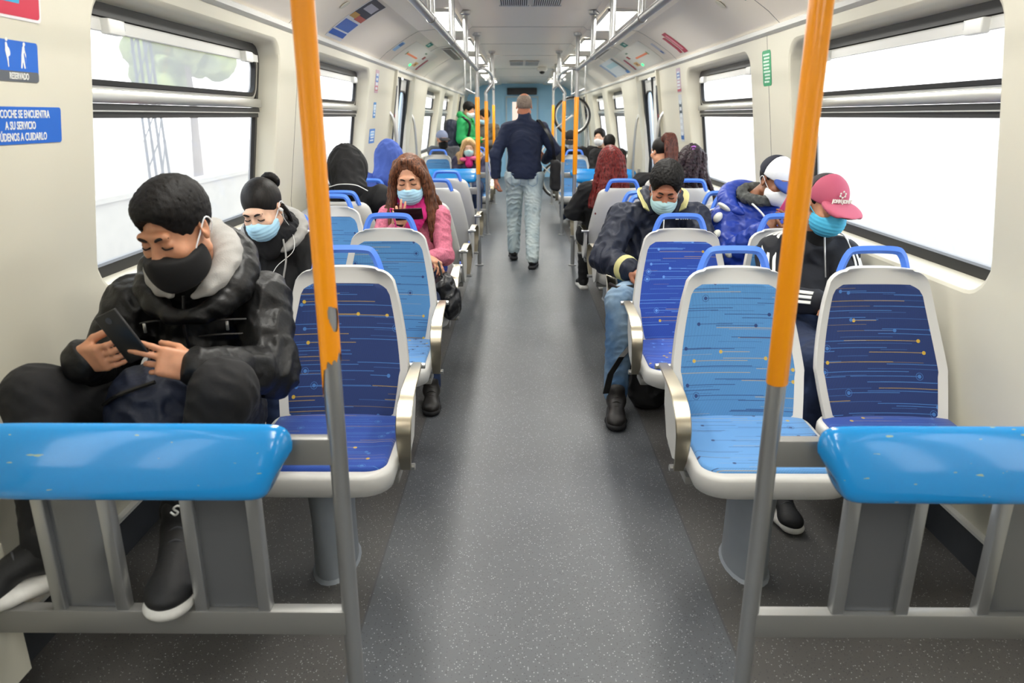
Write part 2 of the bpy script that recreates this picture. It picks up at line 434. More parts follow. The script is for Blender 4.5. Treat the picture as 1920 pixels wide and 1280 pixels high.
# ends
f = MB(); f.box((0, Y1+.02, 1.13), (3.1, .04, 2.3)); struct('wall_end', f, M['end'])
f = MB(); f.box((0, Y0-.02, 1.13), (3.1, .04, 2.3)); struct('wall_front', f, M['wall'])
dd = empty('door_9', (0, Y1-.01, 0)); dd['kind'] = 'structure'
f = MB(); f.box((0, 0, .96), (.76, .03, 1.9), bev=.008); f.build('door_leaf', M['end'], dd)
f = MB(); f.box((-.39, -.02, .97), (.035, .03, 1.95)); f.box((.39, -.02, .97), (.035, .03, 1.95)); f.box((0, -.02, 1.95), (.815, .03, .035)); f.build('door_frame', M['endtrim'], dd)
f = MB(); f.box((-.17, -.02, 1.52), (.14, .02, .62), bev=.005); f.build('pane', emis('lit_door_window', 'ffe9d8', 1.3), dd)
f = MB(); f.box((0, Y1-.06, 2.08), (.74, .08, .16), bev=.01)
dp = f.build('display_panel', M['dark'], None); dp['kind'] = 'structure'; dp.name = 'trim_8'
for sx in (-1, 1):
    f = MB()
    for z, hh, w, x in ((.9, 1.5, .36, .72), (1.0, 1.7, .3, 1.15)):
        f.box((sx*x, Y1-.006, z), (w, .012, hh), bev=.003)
    g = struct('trim_%d' % (9 if sx < 0 else 10), f, M['end'])

# ---------------- ceiling lights, vents, camera ----------------
LX = .665; LZ = 2.222
k = 0
ORD = ['nearest', 'second', 'third', 'fourth', 'fifth', 'sixth', 'seventh', 'eighth', 'ninth', 'tenth']
def slat_light(sx, y, n):
    o = empty('ceiling_light', (sx*LX, y, LZ), '%s fluorescent strip light from the camera along the %s side of the ceiling' % (ORD[n], 'left' if sx < 0 else 'right'), 'light', 'strip lights above the aisle')
    z = .0; f = MB(); f.box((0, 0, z-.006), (.20, 1.18, .02), bev=.008); f.build('diffuser', M['lamp'], o)
    f = MB()
    for a in (-1, 1): f.box((a*.11, 0, z-.006), (.016, 1.24, .022)); f.box((0, a*.61, z-.006), (.22, .02, .022))
    f.build('frame', M['trim'], o)
    return o
for sx in (-1, 1):
    for n in range(10):
        y = -2.0+n*2.05
        o = slat_light(sx, y, n)
        ld = bpy.data.lights.new('tube_light', 'AREA'); ld.shape = 'RECTANGLE'; ld.size = .18; ld.size_y = 1.15; ld.energy = 19 if n > 1 else 8; ld.color = (1, .98, .93)
        l = bpy.data.objects.new('tube_light', ld); S.collection.objects.link(l); l.parent = o; l.location = (0, 0, -.02)
def vent(name, loc, w, L, n, label, rot=0):
    o = empty(name, loc, label, 'vent', 'ceiling air vents')
    f = MB(); f.box((0, 0, .002), (w, L, .006)); f.build('backing', M['dark'], o)
    f = MB()
    for i in range(n+1): f.box((-w/2+w*i/n, 0, -.004), (w/n*.45, L, .008))
    f.box((0, -L/2, -.004), (w+.02, .02, .008)); f.box((0, L/2, -.004), (w+.02, .02, .008))
    f.build('grille', M['trim'], o)
for y, lab in ((5.25, 'near the camera'), (11.6, 'far along the aisle')):
    for x, l2 in ((-.115, 'left'), (.115, 'right')):
        vent('ceiling_vent', (x, y, 2.252), .19, .75 if y < 6 else .9, 13, '%s half of the slatted vent in the ceiling middle, %s' % (l2, lab))
for sx in (-1, 1):
    for i, y in enumerate((4.2, 9.6)):
        o = empty('ceiling_vent', (sx*.905, y, 2.222), 'slim slotted vent above the %s seats, %s' % ('left' if sx < 0 else 'right', ('by the second window', 'past the doors')[i]), 'vent', 'side air vents')
        f = MB(); f.box((0, 0, 0), (.12, 1.6, .008)); f.build('panel', M['trim'], o)
        f = MB()
        f.box((0, 0, -.0035), (.09, 1.54, .003))
        for j in range(26): f.box((0, -.75+j*.06, -.006), (.085, .014, .004))
        f.build('slotted_grille', M['steelflat'], o)
o = empty('security_camera', (.30, 12.6, 2.26), 'white dome security camera on the ceiling right of the far vent', 'camera')
f = MB(); f.box((0, 0, -.035), (.17, .17, .07), bev=.03); f.build('housing', M['white'], o)
f = MB(); f.tube([(0, -.02, -.06), (0, -.03, -.085), (0, -.035, -.10), (0, -.037, -.108)], [.05, .045, .03, .008]); f.build('dome', M['black'], o)

# ---------------- poles and rails ----------------
PX = .487
def pole(x, y, label, orange=(.935, 1.675), sbend=False, top=True, peel=False):
    o = empty('handrail_pole', (x, y, 0), label, 'pole', 'floor to ceiling poles')
    sg = 1 if x > 0 else -1
    if sbend: pts = [(0, 0, .0), (0, 0, 1.70)]+bez([(0, 0, 1.74), (sg*-.0, 0, 1.78), (-sg*.075, 0, 1.88), (-sg*.075, 0, 1.95)], 6)+[(-sg*.075, 0, 2.25)]
    else: pts = [(0, 0, 0), (0, 0, .9), (0, 0, 1.8), (0, 0, 2.25)]
    MB().tube(pts, .0205, 20).build('tube', M['steel'], o)
    MB().tube([(0, 0, 0), (0, 0, .012), (0, 0, .016)], [.042, .042, .03], 20).build('floor_flange', M['steel'], o)
    tx = -sg*.075 if sbend else 0
    MB().tube([(tx, 0, 2.258), (tx, 0, 2.235), (tx, 0, 2.225)], [.045, .04, .025], 20).build('ceiling_flange', M['steel'], o)
    a, b = orange
    n = 28; rings = []
    f = MB()
    if peel:   # worn lower edge: the sleeve has torn away on one side
        zs = [a+.36*i/120 for i in range(120)]+[a+.36+(b-a-.36)*i/10 for i in range(11)]
        nn = 64
        V = []
        for z in zs:
            V.append([(.0228*math.cos(2*PI*j/nn), .0228*math.sin(2*PI*j/nn), z) for j in range(nn)])
        base = 0; f.v = [p for r in V for p in r]
        for i in range(len(zs)-1):
            for j in range(nn):
                th = 2*PI*(j+.5)/nn; z = (zs[i]+zs[i+1])/2
                edge = a+.115+.05*math.sin(th+2.09)+.012*math.sin(3*th+1)+.005*math.sin(11*th)
                hole = ((th-5.65)**2/.42+(z-1.092-.01*math.sin(th*3))**2/.00075) < 1
                if z < edge or hole: continue
                k = (j+1) % nn
                f.f.append((i*nn+j, i*nn+k, (i+1)*nn+k, (i+1)*nn+j)); f.mi.append(0)
    else: f.tube([(0, 0, a), (0, 0, a+.003), (0, 0, b-.003), (0, 0, b)], [.0215, .0232, .0232, .0215], 24, caps=False)
    f.build('orange_sleeve', M['orange'], o)
    return o
pole(-.492, 1.5, 'large near left pole with torn orange sleeve beside the blue padded bar', (.84, 2.06), peel=True)
pole(.492, 1.5, 'large near right pole with intact orange sleeve beside the blue padded bar', (.935, 2.06))
for sx, s in ((-1, 'left'), (1, 'right')):
    pole(sx*PX, 7.47, 'orange and steel pole at the near side of the doorway, %s of aisle' % s)
    pole(sx*PX, 9.5, 'bent top orange and steel pole at the far side of the doorway, %s' % s, sbend=True)
    pole(sx*.51, 13.0, 'farthest orange and steel pole in front of the blue end wall, %s of aisle' % s)
    # rails
    o = empty('overhead_rail', (sx*PX, 4.0, 1.93), 'long grey overhead grab rail running above the %s side of the near seats' % s, 'rail')
    MB().tube(bez([(0, -3.8, 0), (0, 0, 0), (0, 3.45, 0)], 6), .019, 16).build('tube', M['steel'], o)
    MB().tube(bez([(0, 3.45, 0), (-sx*.06, 3.6, .015), (-sx*.09, 4.6, .02), (-sx*.078, 5.45, 0)], 8), .015, 14).build('link_tube', M['steel'], o)
    for y in (-1.6, -.35, .75, 1.95):
        h = MB().tube([(0, y, 0), (0, y, .325)], .0185, 14).build('hanger', M['steel'], o)
        MB().tube([(0, y, .325), (0, y, .305), (0, y, .295)], [.042, .038, .022], 16).build('flange', M['steel'], h)
        MB().tube([(0, y-.04, 0), (0, y+.04, 0)], .023, 14).build('clamp', M['steel'], h)
    o = empty('overhead_rail', (sx*PX, 11.2, 1.93), 'farther overhead grab rail beyond the doorway, %s side' % s, 'rail')
    MB().tube([(0, -1.7, 0), (sx*.023, 1.8, 0)], .018, 14).build('tube', M['steel'], o)
    for y in (-.6, .6):
        MB().tube([(0, y, 0), (0, y, .325)], .0165, 12).build('hanger', M['steel'], o)
    # short hoop rail hung over the seats past the doorway
    o = empty('hanging_rail', (sx*.78, 11.0, 1.85), 'short grab rail hung on two drop rods over the %s far seats' % s, 'rail')
    MB().tube([(0, -1.1, -.02), (0, 1.4, -.02)], .014, 12).build('tube', M['steel'], o)
    for y in (-1.1, .1, 1.4): MB().tube([(0, y, -.05), (0, y, .355)], .012, 12).build('drop_rod', M['steel'], o)

# ---------------- lean partitions with blue bars ----------------
def partition(sx, y, face, label, full=True):
    """face=-1: pad leans towards the camera side"""
    o = empty('partition_rail', (0, y, 0), label, 'partition', 'partitions with blue padded bars')
    wx = 1.47
    # blue pad: D-shaped section, wide, rounded inner end
    sec = [(.0, .035), (-.03, .075), (-.045, .085), (-.06, .078), (-.085, .03), (-.10, -.03), (-.105, -.07), (-.09, -.088), (-.05, -.09), (-.01, -.085), (.0, -.05)]
    rings = []
    L0, L1 = .585, 1.455
    for t, sc in ((0, .15), (.006, .6), (.016, .85), (.035, 1.)):
        rings.append([(sx*(L0+t+.028*(1-sc)*0-q*-.12*0), face*(-(p+.05)*sc-.05)*-1, .772+q*sc) for p, q in sec])
    for xx in (.72, 1.2, L1): rings.append([(sx*xx, face*(p), .772+q) for p, q in sec])
    for i in range(4):
        sc = (.3, .75, .92, 1.)[i]; t = (0, .008, .02, .042)[i]
        rings[i] = [(sx*(L0-.012+t+(.085-q)*.28), face*((p+.05)*sc-.05), .772-.01+(q+.01)*sc) for p, q in sec]
    for i in range(4, 7): pass
    f = MB(); f.quad_ring(rings if sx*face > 0 else [list(reversed(r)) for r in rings])
    f.build('padded_bar', M['bar'], o, auto=50, sub=1)
    f = MB(); f.box((sx*(.49+wx)/2, 0, .77), (wx-.49-.02, .03, .066), bev=.003); f.build('top_beam', M['steelflat'], o)
    f = MB(); f.box((sx*(.49+wx)/2, 0, .308), (wx-.49-.02, .035, .066), bev=.003); f.build('bottom_beam', M['steelflat'], o)
    for x in (.70, .855, 1.05, 1.205):
        f = MB(); f.box((sx*x, 0, .54), (.03, .03, .40), bev=.003); f.build('upright', M['steel'], o)
    for x0, x1 in (((.70, .855), (1.05, 1.205)) if sx > 0 else ((.70, .855), (1.05, 1.205))):
        f = MB(); f.box((sx*(x0+x1)/2, .004, .54), (x1-x0-.03, .008, .395)); f.build('infill_panel', M['smoke'], o)
    f = MB(); f.box((sx*1.462, 0, .54), (.03, .05, .62), bev=.004); f.build('wall_bracket', M['steelflat'], o)
    return o
partition(-1, 1.5, 1, 'near left partition with scuffed blue padded bar, steel uprights and smoked panels')
partition(1, 1.5, 1, 'near right partition with scuffed blue padded bar, steel uprights and smoked panels')
for sx, s in ((-1, 'left'), (1, 'right')):
    partition(sx, 7.47, -1, 'blue bar partition at the near edge of the middle doorway, %s side behind the seats' % s)
    partition(sx, 9.5, 1, 'small distant blue bar partition at the far edge of the doorway, %s side' % s)

# ---------------- seats ----------------
def seat_parts(kind, root, aisle):
    """seat faces -Y; origin on the floor under the top of the backrest. aisle: -1/0/+1 side of the armrest"""
    zb, zt = .42, .965
    def backline(s):        # y of the front surface centre at height parameter s
        return -.235+.235*(1-(1-s)**1.45)
    def halfw(s):
        w = .206+.030*math.sin(min(1, s*1.9)*PI*.5) if s < .35 else .236-.066*((s-.35)/.65)**1.35
        e = (s-.90)/.10
        if e > 0: w -= .048*(1-math.sqrt(max(0, 1-e*e)))
        return w
    n, mrows = 16, 26
    def front(s, t):
        w = halfw(s); return Vector((t*w, backline(s)-.035*abs(t)**3, zb+(zt-zb)*s))
    rows = [i/mrows for i in range(mrows-4)]+[1-.10*(1-math.sin(a*PI/2/5)) for a in range(1, 6)]
    rows = sorted(set([min(1, r) for r in rows]))
    f = MB(); rings = []
    for s in rows:
        fr = [front(s, -1+2*j/n) for j in range(n+1)]
        th = .045
        bk = [front(s, 1-2*j/n)+Vector((0, th*(1-.35*abs(1-2*j/n)**4), 0)) for j in range(n+1)]
        # round the side edge
        L = [fr[-1]+Vector((.004, .012, 0)), fr[-1]+Vector((.004, .022, 0))]
        K = [fr[0]+Vector((-.004, .022, 0)), fr[0]+Vector((-.004, .012, 0))]
        rings.append(fr+L+bk+K)
    top = rings[-1]; c = sum(top, Vector())/len(top)
    rings.append([p*.93+c*.07+Vector((0, 0, .007)) for p in top])
    f.quad_ring(rings); f.build('seat_shell', M['shell'], root, auto=60)
    # fabric pad on the backrest
    P = []; s0, s1 = .085, .905; nr = 26
    f = MB(); rings = []
    for i in range(nr+1):
        s = s0+(s1-s0)*i/nr; ins = .030 if s < .5 else .030-.004*(s-.5)
        w = halfw(min(s, .88))-ins
        e = max(0, (i/nr-.93)/.07); w -= .035*(1-math.sqrt(max(0, 1-e*e)))
        e2 = max(0, (.05-i/nr)/.05); w -= .018*(1-math.sqrt(max(0, 1-e2*e2)))
        edge = .0 if 0 < i < nr else -.004
        r = []
        for j in range(n+1):
            t = -1+2*j/n; tt = t*w/halfw(s); p = front(s, tt)
            r.append(p+Vector((0, -.008*(1-abs(t)**6)-.001+edge*0, 0)))
        b = [front(s, (1-2*j/n)*w/halfw(s))+Vector((0, .01, 0)) for j in range(n+1)]
        rings.append(r+b)
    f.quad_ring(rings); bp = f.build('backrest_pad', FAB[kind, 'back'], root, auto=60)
    # seat pan
    f = MB(); rings = []
    def pan(w, d, r, z, dy=0, lift=0):
        out = []
        for x, y in rrect(w, d, r, 6):
            out.append((x, -.405+y+dy, z+lift*(max(0, -y/d+.1)) + .02*max(0, (y/d))))
        return out
    rings = [pan(.30, .34, .08, .374, .03), pan(.42, .43, .09, .368, .01), pan(.475, .475, .09, .388), pan(.49, .49, .085, .42), pan(.488, .488, .085, .446), pan(.475, .478, .08, .456), pan(.44, .45, .075, .458)]
    f.quad_ring(rings); f.build('seat_pan', M['shell'], root, auto=60)
    f = MB(); rings = [pan(.445, .435, .06, .448, .012), pan(.445, .435, .06, .462, .012), pan(.43, .42, .055, .470, .012), pan(.30, .30, .04, .466, .02)]
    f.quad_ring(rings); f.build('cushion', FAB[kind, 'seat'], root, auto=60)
    # blue grab handle on top
    pts = bez([(-.122, .022, .950), (-.112, .024, .985), (-.098, .027, 1.015), (-.076, .03, 1.030), (0, .032, 1.033), (.076, .03, 1.030), (.098, .027, 1.015), (.112, .024, .985), (.122, .022, .950)], 5)
    f = MB(); f.strap(pts, .024, .030, (0, 1, .1)); f.build('grab_handle', M['blueplastic'], root, auto=40)
    if aisle:
        a = aisle; x = a*.262
        pts = bez([(x-a*.0, -.10, .635), (x+a*.006, -.22, .645), (x+a*.008, -.38, .637), (x+a*.008, -.47, .605), (x+a*.008, -.515, .545), (x+a*.006, -.50, .46), (x, -.45, .385)], 7)
        n_ = len(pts); f = MB(); f.strap(pts, [.036+.016*math.sin(PI*i/(n_-1)) for i in range(n_)], .007, (1, 0, 0))
        ar = f.build('armrest', M['armsteel'], root, auto=28)
        f = MB(); poly = [(-.13, .615), (-.25, .622), (-.38, .612), (-.45, .58), (-.49, .53), (-.47, .45), (-.42, .40), (-.33, .37), (-.22, .40), (-.15, .5)]
        f.quad_ring([[(x-a*.012+q, y, z) for y, z in (poly if q > 0 else poly)] for q in (-.008, .008)]); f.build('side_panel', M['shell'], ar, auto=60)
        for y, z in ((-.11, .628), (-.445, .392)): MB().tube([(x-a*.03, y, z), (x+a*.03, y, z)], .011, 12).build('pivot_pin', M['steel'], ar)
SEATPROTO = {}
def seat(kind, x, yb, aisle, facing, label, fx=None):
    key = (kind, aisle if facing < 0 else -aisle)
    if key not in SEATPROTO:
        r = empty('train_seat'); seat_parts(kind, r, key[1]); SEATPROTO[key] = r; o = r
    else: o = copy_tree(SEATPROTO[key])
    o.location = (x, yb, 0); o.rotation_euler = (0, 0, 0 if facing < 0 else PI)
    tag(o, label, 'seat', 'double rows of train seats')
    return o
ROWS = [(2.60, -1), (3.53, -1), (4.43, -1), (4.70, 1), (5.62, 1), (6.50, 1), (10.55, -1), (11.45, -1)]
SK = {(-1, 0): ('dark', 'dark'), (-1, 1): ('light', 'mid'), (-1, 2): ('mid', 'light'), (1, 0): ('light', 'dark'), (1, 1): ('mid', 'light'), (1, 2): ('light', 'mid'),
      (-1, 6): ('light', 'light'), (1, 6): ('light', 'mid')}
SN = {(-1, 0, 0): 'empty dark blue patterned seat on the left aisle behind the torn orange pole', (-1, 0, 1): 'near left window seat under the man in the black jacket',
      (-1, 1, 0): 'empty light blue patterned seat on the left aisle in front of the woman in pink', (-1, 1, 1): 'left window seat holding the woman with earphones and a bun',
      (-1, 2, 0): 'left aisle seat holding the woman in the pink jumper', (-1, 2, 1): 'empty light blue window seat directly in front of the black hooded person',
      (1, 0, 0): 'empty light blue patterned seat behind the near right orange pole', (1, 0, 1): 'empty dark blue patterned seat nearest the right window',
      (1, 1, 0): 'empty royal blue patterned seat in front of the man in the navy jacket', (1, 1, 1): 'right window seat holding the man in the pink cap',
      (1, 2, 0): 'right aisle seat holding the man in the navy jacket', (1, 2, 1): 'right window seat holding the man in the blue puffer jacket',
      (-1, 3, 0): 'grey shelled aisle seat back to back with the seat of the woman in pink', (-1, 3, 1): 'left window seat holding the black hooded person',
      (1, 3, 0): 'grey shelled aisle seat back to back with the seat of the man in navy', (1, 3, 1): 'right window seat back to back with the blue puffer jacket man',
      (-1, 4, 0): 'grey backed left aisle seat turned away, nearer of the two behind the woman in pink', (-1, 4, 1): 'left window seat holding the blue hooded person',
      (1, 4, 0): 'grey backed right aisle seat in front of which the red haired woman sits', (1, 4, 1): 'grey backed right window seat of the woman with curly dark hair',
      (-1, 5, 0): 'grey backed left aisle seat just before the doorway poles', (-1, 5, 1): 'grey backed left window seat next to the blue hooded person, before the doorway',
      (1, 5, 0): 'grey backed right aisle seat just before the doorway poles', (1, 5, 1): 'right window seat of the woman with the brown ponytail',
      (-1, 6, 0): 'distant left aisle seat under the blonde woman', (-1, 6, 1): 'distant empty left window seat with blue pad beside the blonde woman',
      (1, 6, 0): 'distant empty right aisle seat facing the camera past the doorway', (1, 6, 1): 'distant right window seat past the doorway of the man with cropped dark hair',
      (-1, 7, 0): 'farthest left aisle seat behind the blonde woman', (-1, 7, 1): 'farthest left window seat of the man in grey cap',
      (1, 7, 0): 'farthest right aisle seat of the man in black cap', (1, 7, 1): 'farthest right window seat of the masked woman with dark hair'}
for (sx, sname) in ((-1, 'left'), (1, 'right')):
    for i, (yb, fc) in enumerate(ROWS):
        k2 = SK.get((sx, i), ('mid', 'mid'))
        seat(k2[0], sx*.712, yb, -sx, fc, SN[sx, i, 0])
        seat(k2[1], sx*1.225, yb, 0, fc, SN[sx, i, 1])
        cy = yb+fc*.40
        o = empty('seat_pedestal', (sx*.715, cy, 0), 'grey oval pedestal under the %s %s seat pair from the camera' % (ORD[i], sname), 'pedestal', 'seat pedestals')
        f = MB(); rr = []
        for z, sc in ((0, 1.05), (.01, .95), (.2, .92), (.33, 1.0)):
            rr.append([(sc*.075*math.cos(2*PI*k/20), sc*.14*math.sin(2*PI*k/20), z) for k in range(20)])
        f.quad_ring(rr); f.build('column', M['ped'], o)
        f = MB(); f.box((sx*.26, 0, .345), (1.0, .10, .03), bev=.005); f.build('cantilever_beam', M['steelflat'], o)

# side pillars of the near vestibule
for n_, sx in ((11, -1), (12, 1)):
    f = MB(); f.quad_ring([[(sx*x, y, z) for x, y in ((1.37, 1.1), (1.37, 1.56), (1.505, 1.56), (1.505, 1.1))] for z in (.10, .48)]); struct('trim_%d' % n_, f, M['wall'])
# groove lines on the wall panels
for n_, sx in ((13, -1), (14, 1)):
    f = MB()
    for y in (4.55,): f.quad_ring([[(sx*(wallx(z)+q), y+w_, z) for q, w_ in ((-.001, -.0015), (-.001, .0015), (.004, .0015), (.004, -.0015))] for z in (.15, 1.0, 1.95)])
    struct('trim_%d' % n_, f, M['dark'])

# ================= SMOOTH SURFACES FROM DISTANCE FIELDS =================
V3 = Vector
def npv(v): return np.array([v[0], v[1], v[2]], dtype=np.float32)
class Field:
    """bodies and clothes: blended round shapes turned into one continuous quad mesh"""
    def __init__(s, res=.006): s.p = []; s.res = res; s.clips = []; s.disp = None
    def cone(s, a, b, ra, rb=None, k=.02, sq=None, op=1, puff=None):
        s.p.append(('c', npv(a), npv(b), ra, ra if rb is None else rb, k, sq, op, puff)); return s
    def chain(s, pts, rs, k=.015, **kw):
        if not isinstance(rs, (list, tuple)): rs = [rs]*len(pts)
        for i in range(len(pts)-1): s.cone(pts[i], pts[i+1], rs[i], rs[i+1], k, **kw)
        return s
    def ell(s, c, r, rot=None, k=.02, op=1):
        s.p.append(('e', npv(c), np.array(r, dtype=np.float32), rot, None, k, None, op, None)); return s
    def rbox(s, c, h, rad=.005, rot=None, k=.01, op=1):
        s.p.append(('b', npv(c), np.array(h, dtype=np.float32), rot, rad, k, None, op, None)); return s
    def clip(s, pt, n): s.clips.append((npv(pt), npv(V3(n).normalized()))); return s
    def _bb(s, q):
        if q[0] == 'c':
            r = max(q[3], q[4])*(1.3 if q[8] else 1.)
            return np.minimum(q[1], q[2])-r, np.maximum(q[1], q[2])+r
        if q[0] == 'e':
            A = np.array(q[3] or Matrix.Identity(3)); e = np.sqrt(((A*q[2][None, :])**2).sum(1)); return q[1]-e, q[1]+e
        A = np.abs(np.array(q[3] or Matrix.Identity(3))); e = A@q[2]+.001; return q[1]-e, q[1]+e
    def mesh(s):
        res = s.res
        bb = [s._bb(q) for q in s.p if q[7] > 0]
        pad = res*3+.012
        lo = np.min([b[0] for b in bb], 0)-pad; hi = np.max([b[1] for b in bb], 0)+pad
        N = np.ceil((hi-lo)/res).astype(int)+1
        F = np.full(N, .5, dtype=np.float32)
        ax = [lo[i]+np.arange(N[i], dtype=np.float32)*res for i in range(3)]
        for q in s.p:
            b0, b1 = s._bb(q); m = q[5]+res*2.5
            i0 = np.clip(((b0-m-lo)/res).astype(int), 0, N-1); i1 = np.clip(np.ceil((b1+m-lo)/res).astype(int)+1, 1, N)
            if np.any(i1 <= i0): continue
            X = ax[0][i0[0]:i1[0], None, None]; Y = ax[1][None, i0[1]:i1[1], None]; Z = ax[2][None, None, i0[2]:i1[2]]
            if q[0] == 'c':
                a, b, ra, rb = q[1:5]; d = b-a; L2 = max(float(d@d), 1e-9)
                px, py, pz = X-a[0], Y-a[1], Z-a[2]
                t = np.clip((px*d[0]+py*d[1]+pz*d[2])/L2, 0, 1)
                qx, qy, qz = px-t*d[0], py-t*d[1], pz-t*d[2]
                if q[6]:   # flatten along a direction
                    n, fac = npv(q[6][0]), q[6][1]
                    w = (qx*n[0]+qy*n[1]+qz*n[2])*(1/fac-1)
                    qx, qy, qz = qx+w*n[0], qy+w*n[1], qz+w*n[2]
                D = np.sqrt(qx*qx+qy*qy+qz*qz)-(ra+(rb-ra)*t)
                if q[8]: D = D-q[8][1]*(np.abs(np.sin(t*(math.sqrt(L2)/q[8][0]*PI)+.6))**.6-.6)
            else:
                px, py, pz = X-q[1][0], Y-q[1][1], Z-q[1][2]
                if q[3] is not None:
                    A = np.array(q[3], dtype=np.float32)
                    lx = px*A[0, 0]+py*A[1, 0]+pz*A[2, 0]; ly = px*A[0, 1]+py*A[1, 1]+pz*A[2, 1]; lz = px*A[0, 2]+py*A[1, 2]+pz*A[2, 2]
                else: lx, ly, lz = px+0*Y+0*Z, py+0*X+0*Z, pz+0*X+0*Y
                r = q[2]
                if q[0] == 'e':
                    k0 = np.sqrt((lx/r[0])**2+(ly/r[1])**2+(lz/r[2])**2)
                    k1 = np.sqrt((lx/r[0]**2)**2+(ly/r[1]**2)**2+(lz/r[2]**2)**2)+1e-6
                    D = k0*(k0-1)/k1
                else:
                    ex = np.abs(lx)-(r[0]-q[4]); ey = np.abs(ly)-(r[1]-q[4]); ez = np.abs(lz)-(r[2]-q[4])
                    D = np.sqrt(np.maximum(ex, 0)**2+np.maximum(ey, 0)**2+np.maximum(ez, 0)**2)+np.minimum(np.maximum(ex, np.maximum(ey, ez)), 0)-q[4]
            sl = tuple(slice(i0[i], i1[i]) for i in range(3)); G = F[sl]; k = q[5]
            if q[7] > 0:
                h = np.clip(.5+.5*(G-D)/k, 0, 1); F[sl] = G+(D-G)*h-k*h*(1-h)
            else:
                h = np.clip(.5-.5*(G+D)/k, 0, 1); F[sl] = G+(-D-G)*h+k*h*(1-h)
        X = ax[0][:, None, None]; Y = ax[1][None, :, None]; Z = ax[2][None, None, :]
        for pt, n in s.clips:
            F = np.maximum(F, (X-pt[0])*n[0]+(Y-pt[1])*n[1]+(Z-pt[2])*n[2])
        if s.disp is not None:
            idx = np.nonzero(np.abs(F) < .035)
            P = np.stack([ax[i][idx[i]] for i in range(3)], 1)
            F[idx] = F[idx]-s.disp(P)
        return s.nets(F, lo, res)
    @staticmethod
    def nets(F, lo, res):
        S_ = F < 0
        c = S_[:-1, :-1, :-1].astype(np.int8)
        tot = np.zeros(c.shape, np.int8)
        offs = [(i, j, k) for i in (0, 1) for j in (0, 1) for k in (0, 1)]
        sh = F.shape
        for i, j, k in offs: tot += S_[i:sh[0]-1+i, j:sh[1]-1+j, k:sh[2]-1+k]
        act = np.nonzero((tot > 0) & (tot < 8)); n = len(act[0])
        idx = np.full(c.shape, -1, np.int32); idx[act] = np.arange(n)
        val = {o: F[act[0]+o[0], act[1]+o[1], act[2]+o[2]] for o in offs}
        acc = np.zeros((n, 3), np.float32); cnt = np.zeros(n, np.float32)
        for o in offs:
            for a in range(3):
                if o[a] == 0:
                    o2 = list(o); o2[a] = 1; o2 = tuple(o2)
                    v0, v1 = val[o], val[o2]; m = (v0 < 0) != (v1 < 0)
                    t = np.where(m, v0/np.where(m, v0-v1, 1), 0)
                    for b in range(3): acc[:, b] += np.where(m, (t if b == a else o[b]), 0)
                    cnt += m
        P = acc/cnt[:, None]+np.stack(act, 1)
        P = P*res+lo
        quads = []
        for a in range(3):
            b, c_ = (a+1) % 3, (a+2) % 3
            sl0 = [slice(1, sh[q]-1) for q in range(3)]; sl1 = list(sl0); sl0[a] = slice(0, sh[a]-1); sl1[a] = slice(1, sh[a])
            A, B = S_[tuple(sl0)], S_[tuple(sl1)]
            for cond, flip in ((A & ~B, False), (~A & B, True)):
                e = np.stack(np.nonzero(cond), 1)
                if not len(e): continue
                e[:, b] += 1; e[:, c_] += 1
                def cell(db, dc):
                    q = e.copy(); q[:, b] -= db; q[:, c_] -= dc; return idx[q[:, 0], q[:, 1], q[:, 2]]
                Q = np.stack([cell(1, 1), cell(0, 1), cell(0, 0), cell(1, 0)], 1)
                quads.append(Q[:, ::-1] if flip else Q)
        return P, np.concatenate(quads)
    def build(s, name, mat, root, mi=None, parent=None):
        P, Q = s.mesh()
        # light smoothing keeps the surface free of grid steps
        for _ in range(2):
            acc = np.zeros_like(P); cnt = np.zeros(len(P), np.float32)
            for a in range(4):
                i, j = Q[:, a], Q[:, (a+1) % 4]
                for ax_ in range(3): acc[:, ax_] += np.bincount(i, P[j, ax_], len(P))
                cnt += np.bincount(i, minlength=len(P))
            P = P*.5+.5*acc/np.maximum(cnt, 1)[:, None]
        P = P-np.array(root.location, dtype=np.float32)
        return mesh_obj(name, P, Q, mat, parent or root)
def folds(amp, wl, seed, axis=None):
    rs = np.random.RandomState(seed); K = []
    for i in range(7):
        d = rs.normal(size=3); d /= np.linalg.norm(d); K.append((d*2*PI/(wl*rs.uniform(.6, 1.6)), rs.uniform(0, 6.3)))
    def fn(P):
        w = np.zeros(len(P), np.float32); Pw = P+.02*np.stack([np.sin(P[:, 1]*23+seed), np.sin(P[:, 2]*19), np.sin(P[:, 0]*21)], 1)
        for k, ph in K: w += np.sin(Pw@k+ph)
        w = w/2.6
        return (amp*(1-np.abs(w)*1.6).clip(-1, 1)).astype(np.float32)
    return fn

# ---------------- signs, stickers, posters ----------------
def C(h, r=.45): return plain('print_'+h, h, r)
PR = {}
def pc(h):
    if h not in PR: PR[h] = C(h)
    return PR[h]
def sticker(sx, y, z, label, name='sticker', cat='sign'):
    o = empty(name, (0, 0, 0), label, cat)
    right = Vector((0, -sx, 0)); up = Vector((-sx*.145, 0, 1)).normalized() if z > 1 else Vector((0, 0, 1)); n = right.cross(up)
    o.matrix_world = Matrix.Translation(Vector((sx*wallx(z), y, z))+n*.0008) @ Matrix((right, up, n)).transposed().to_4x4()
    return o
def plate(o, w, h, r, col, name='backing', x=0, y=0, z=0, th=.0012):
    f = MB(); f.quad_ring([[(x+p, y+q, zz) for p, q in rrect(w, h, r, 4)] for zz in (z, z+th)]); return f.build(name, pc(col), o)
def shape(o, pts, col, name, z=.0014):
    f = MB(); f.quad_ring([[(p, q, zz) for p, q in pts] for zz in (z, z+.0006)]); return f.build(name, pc(col), o)
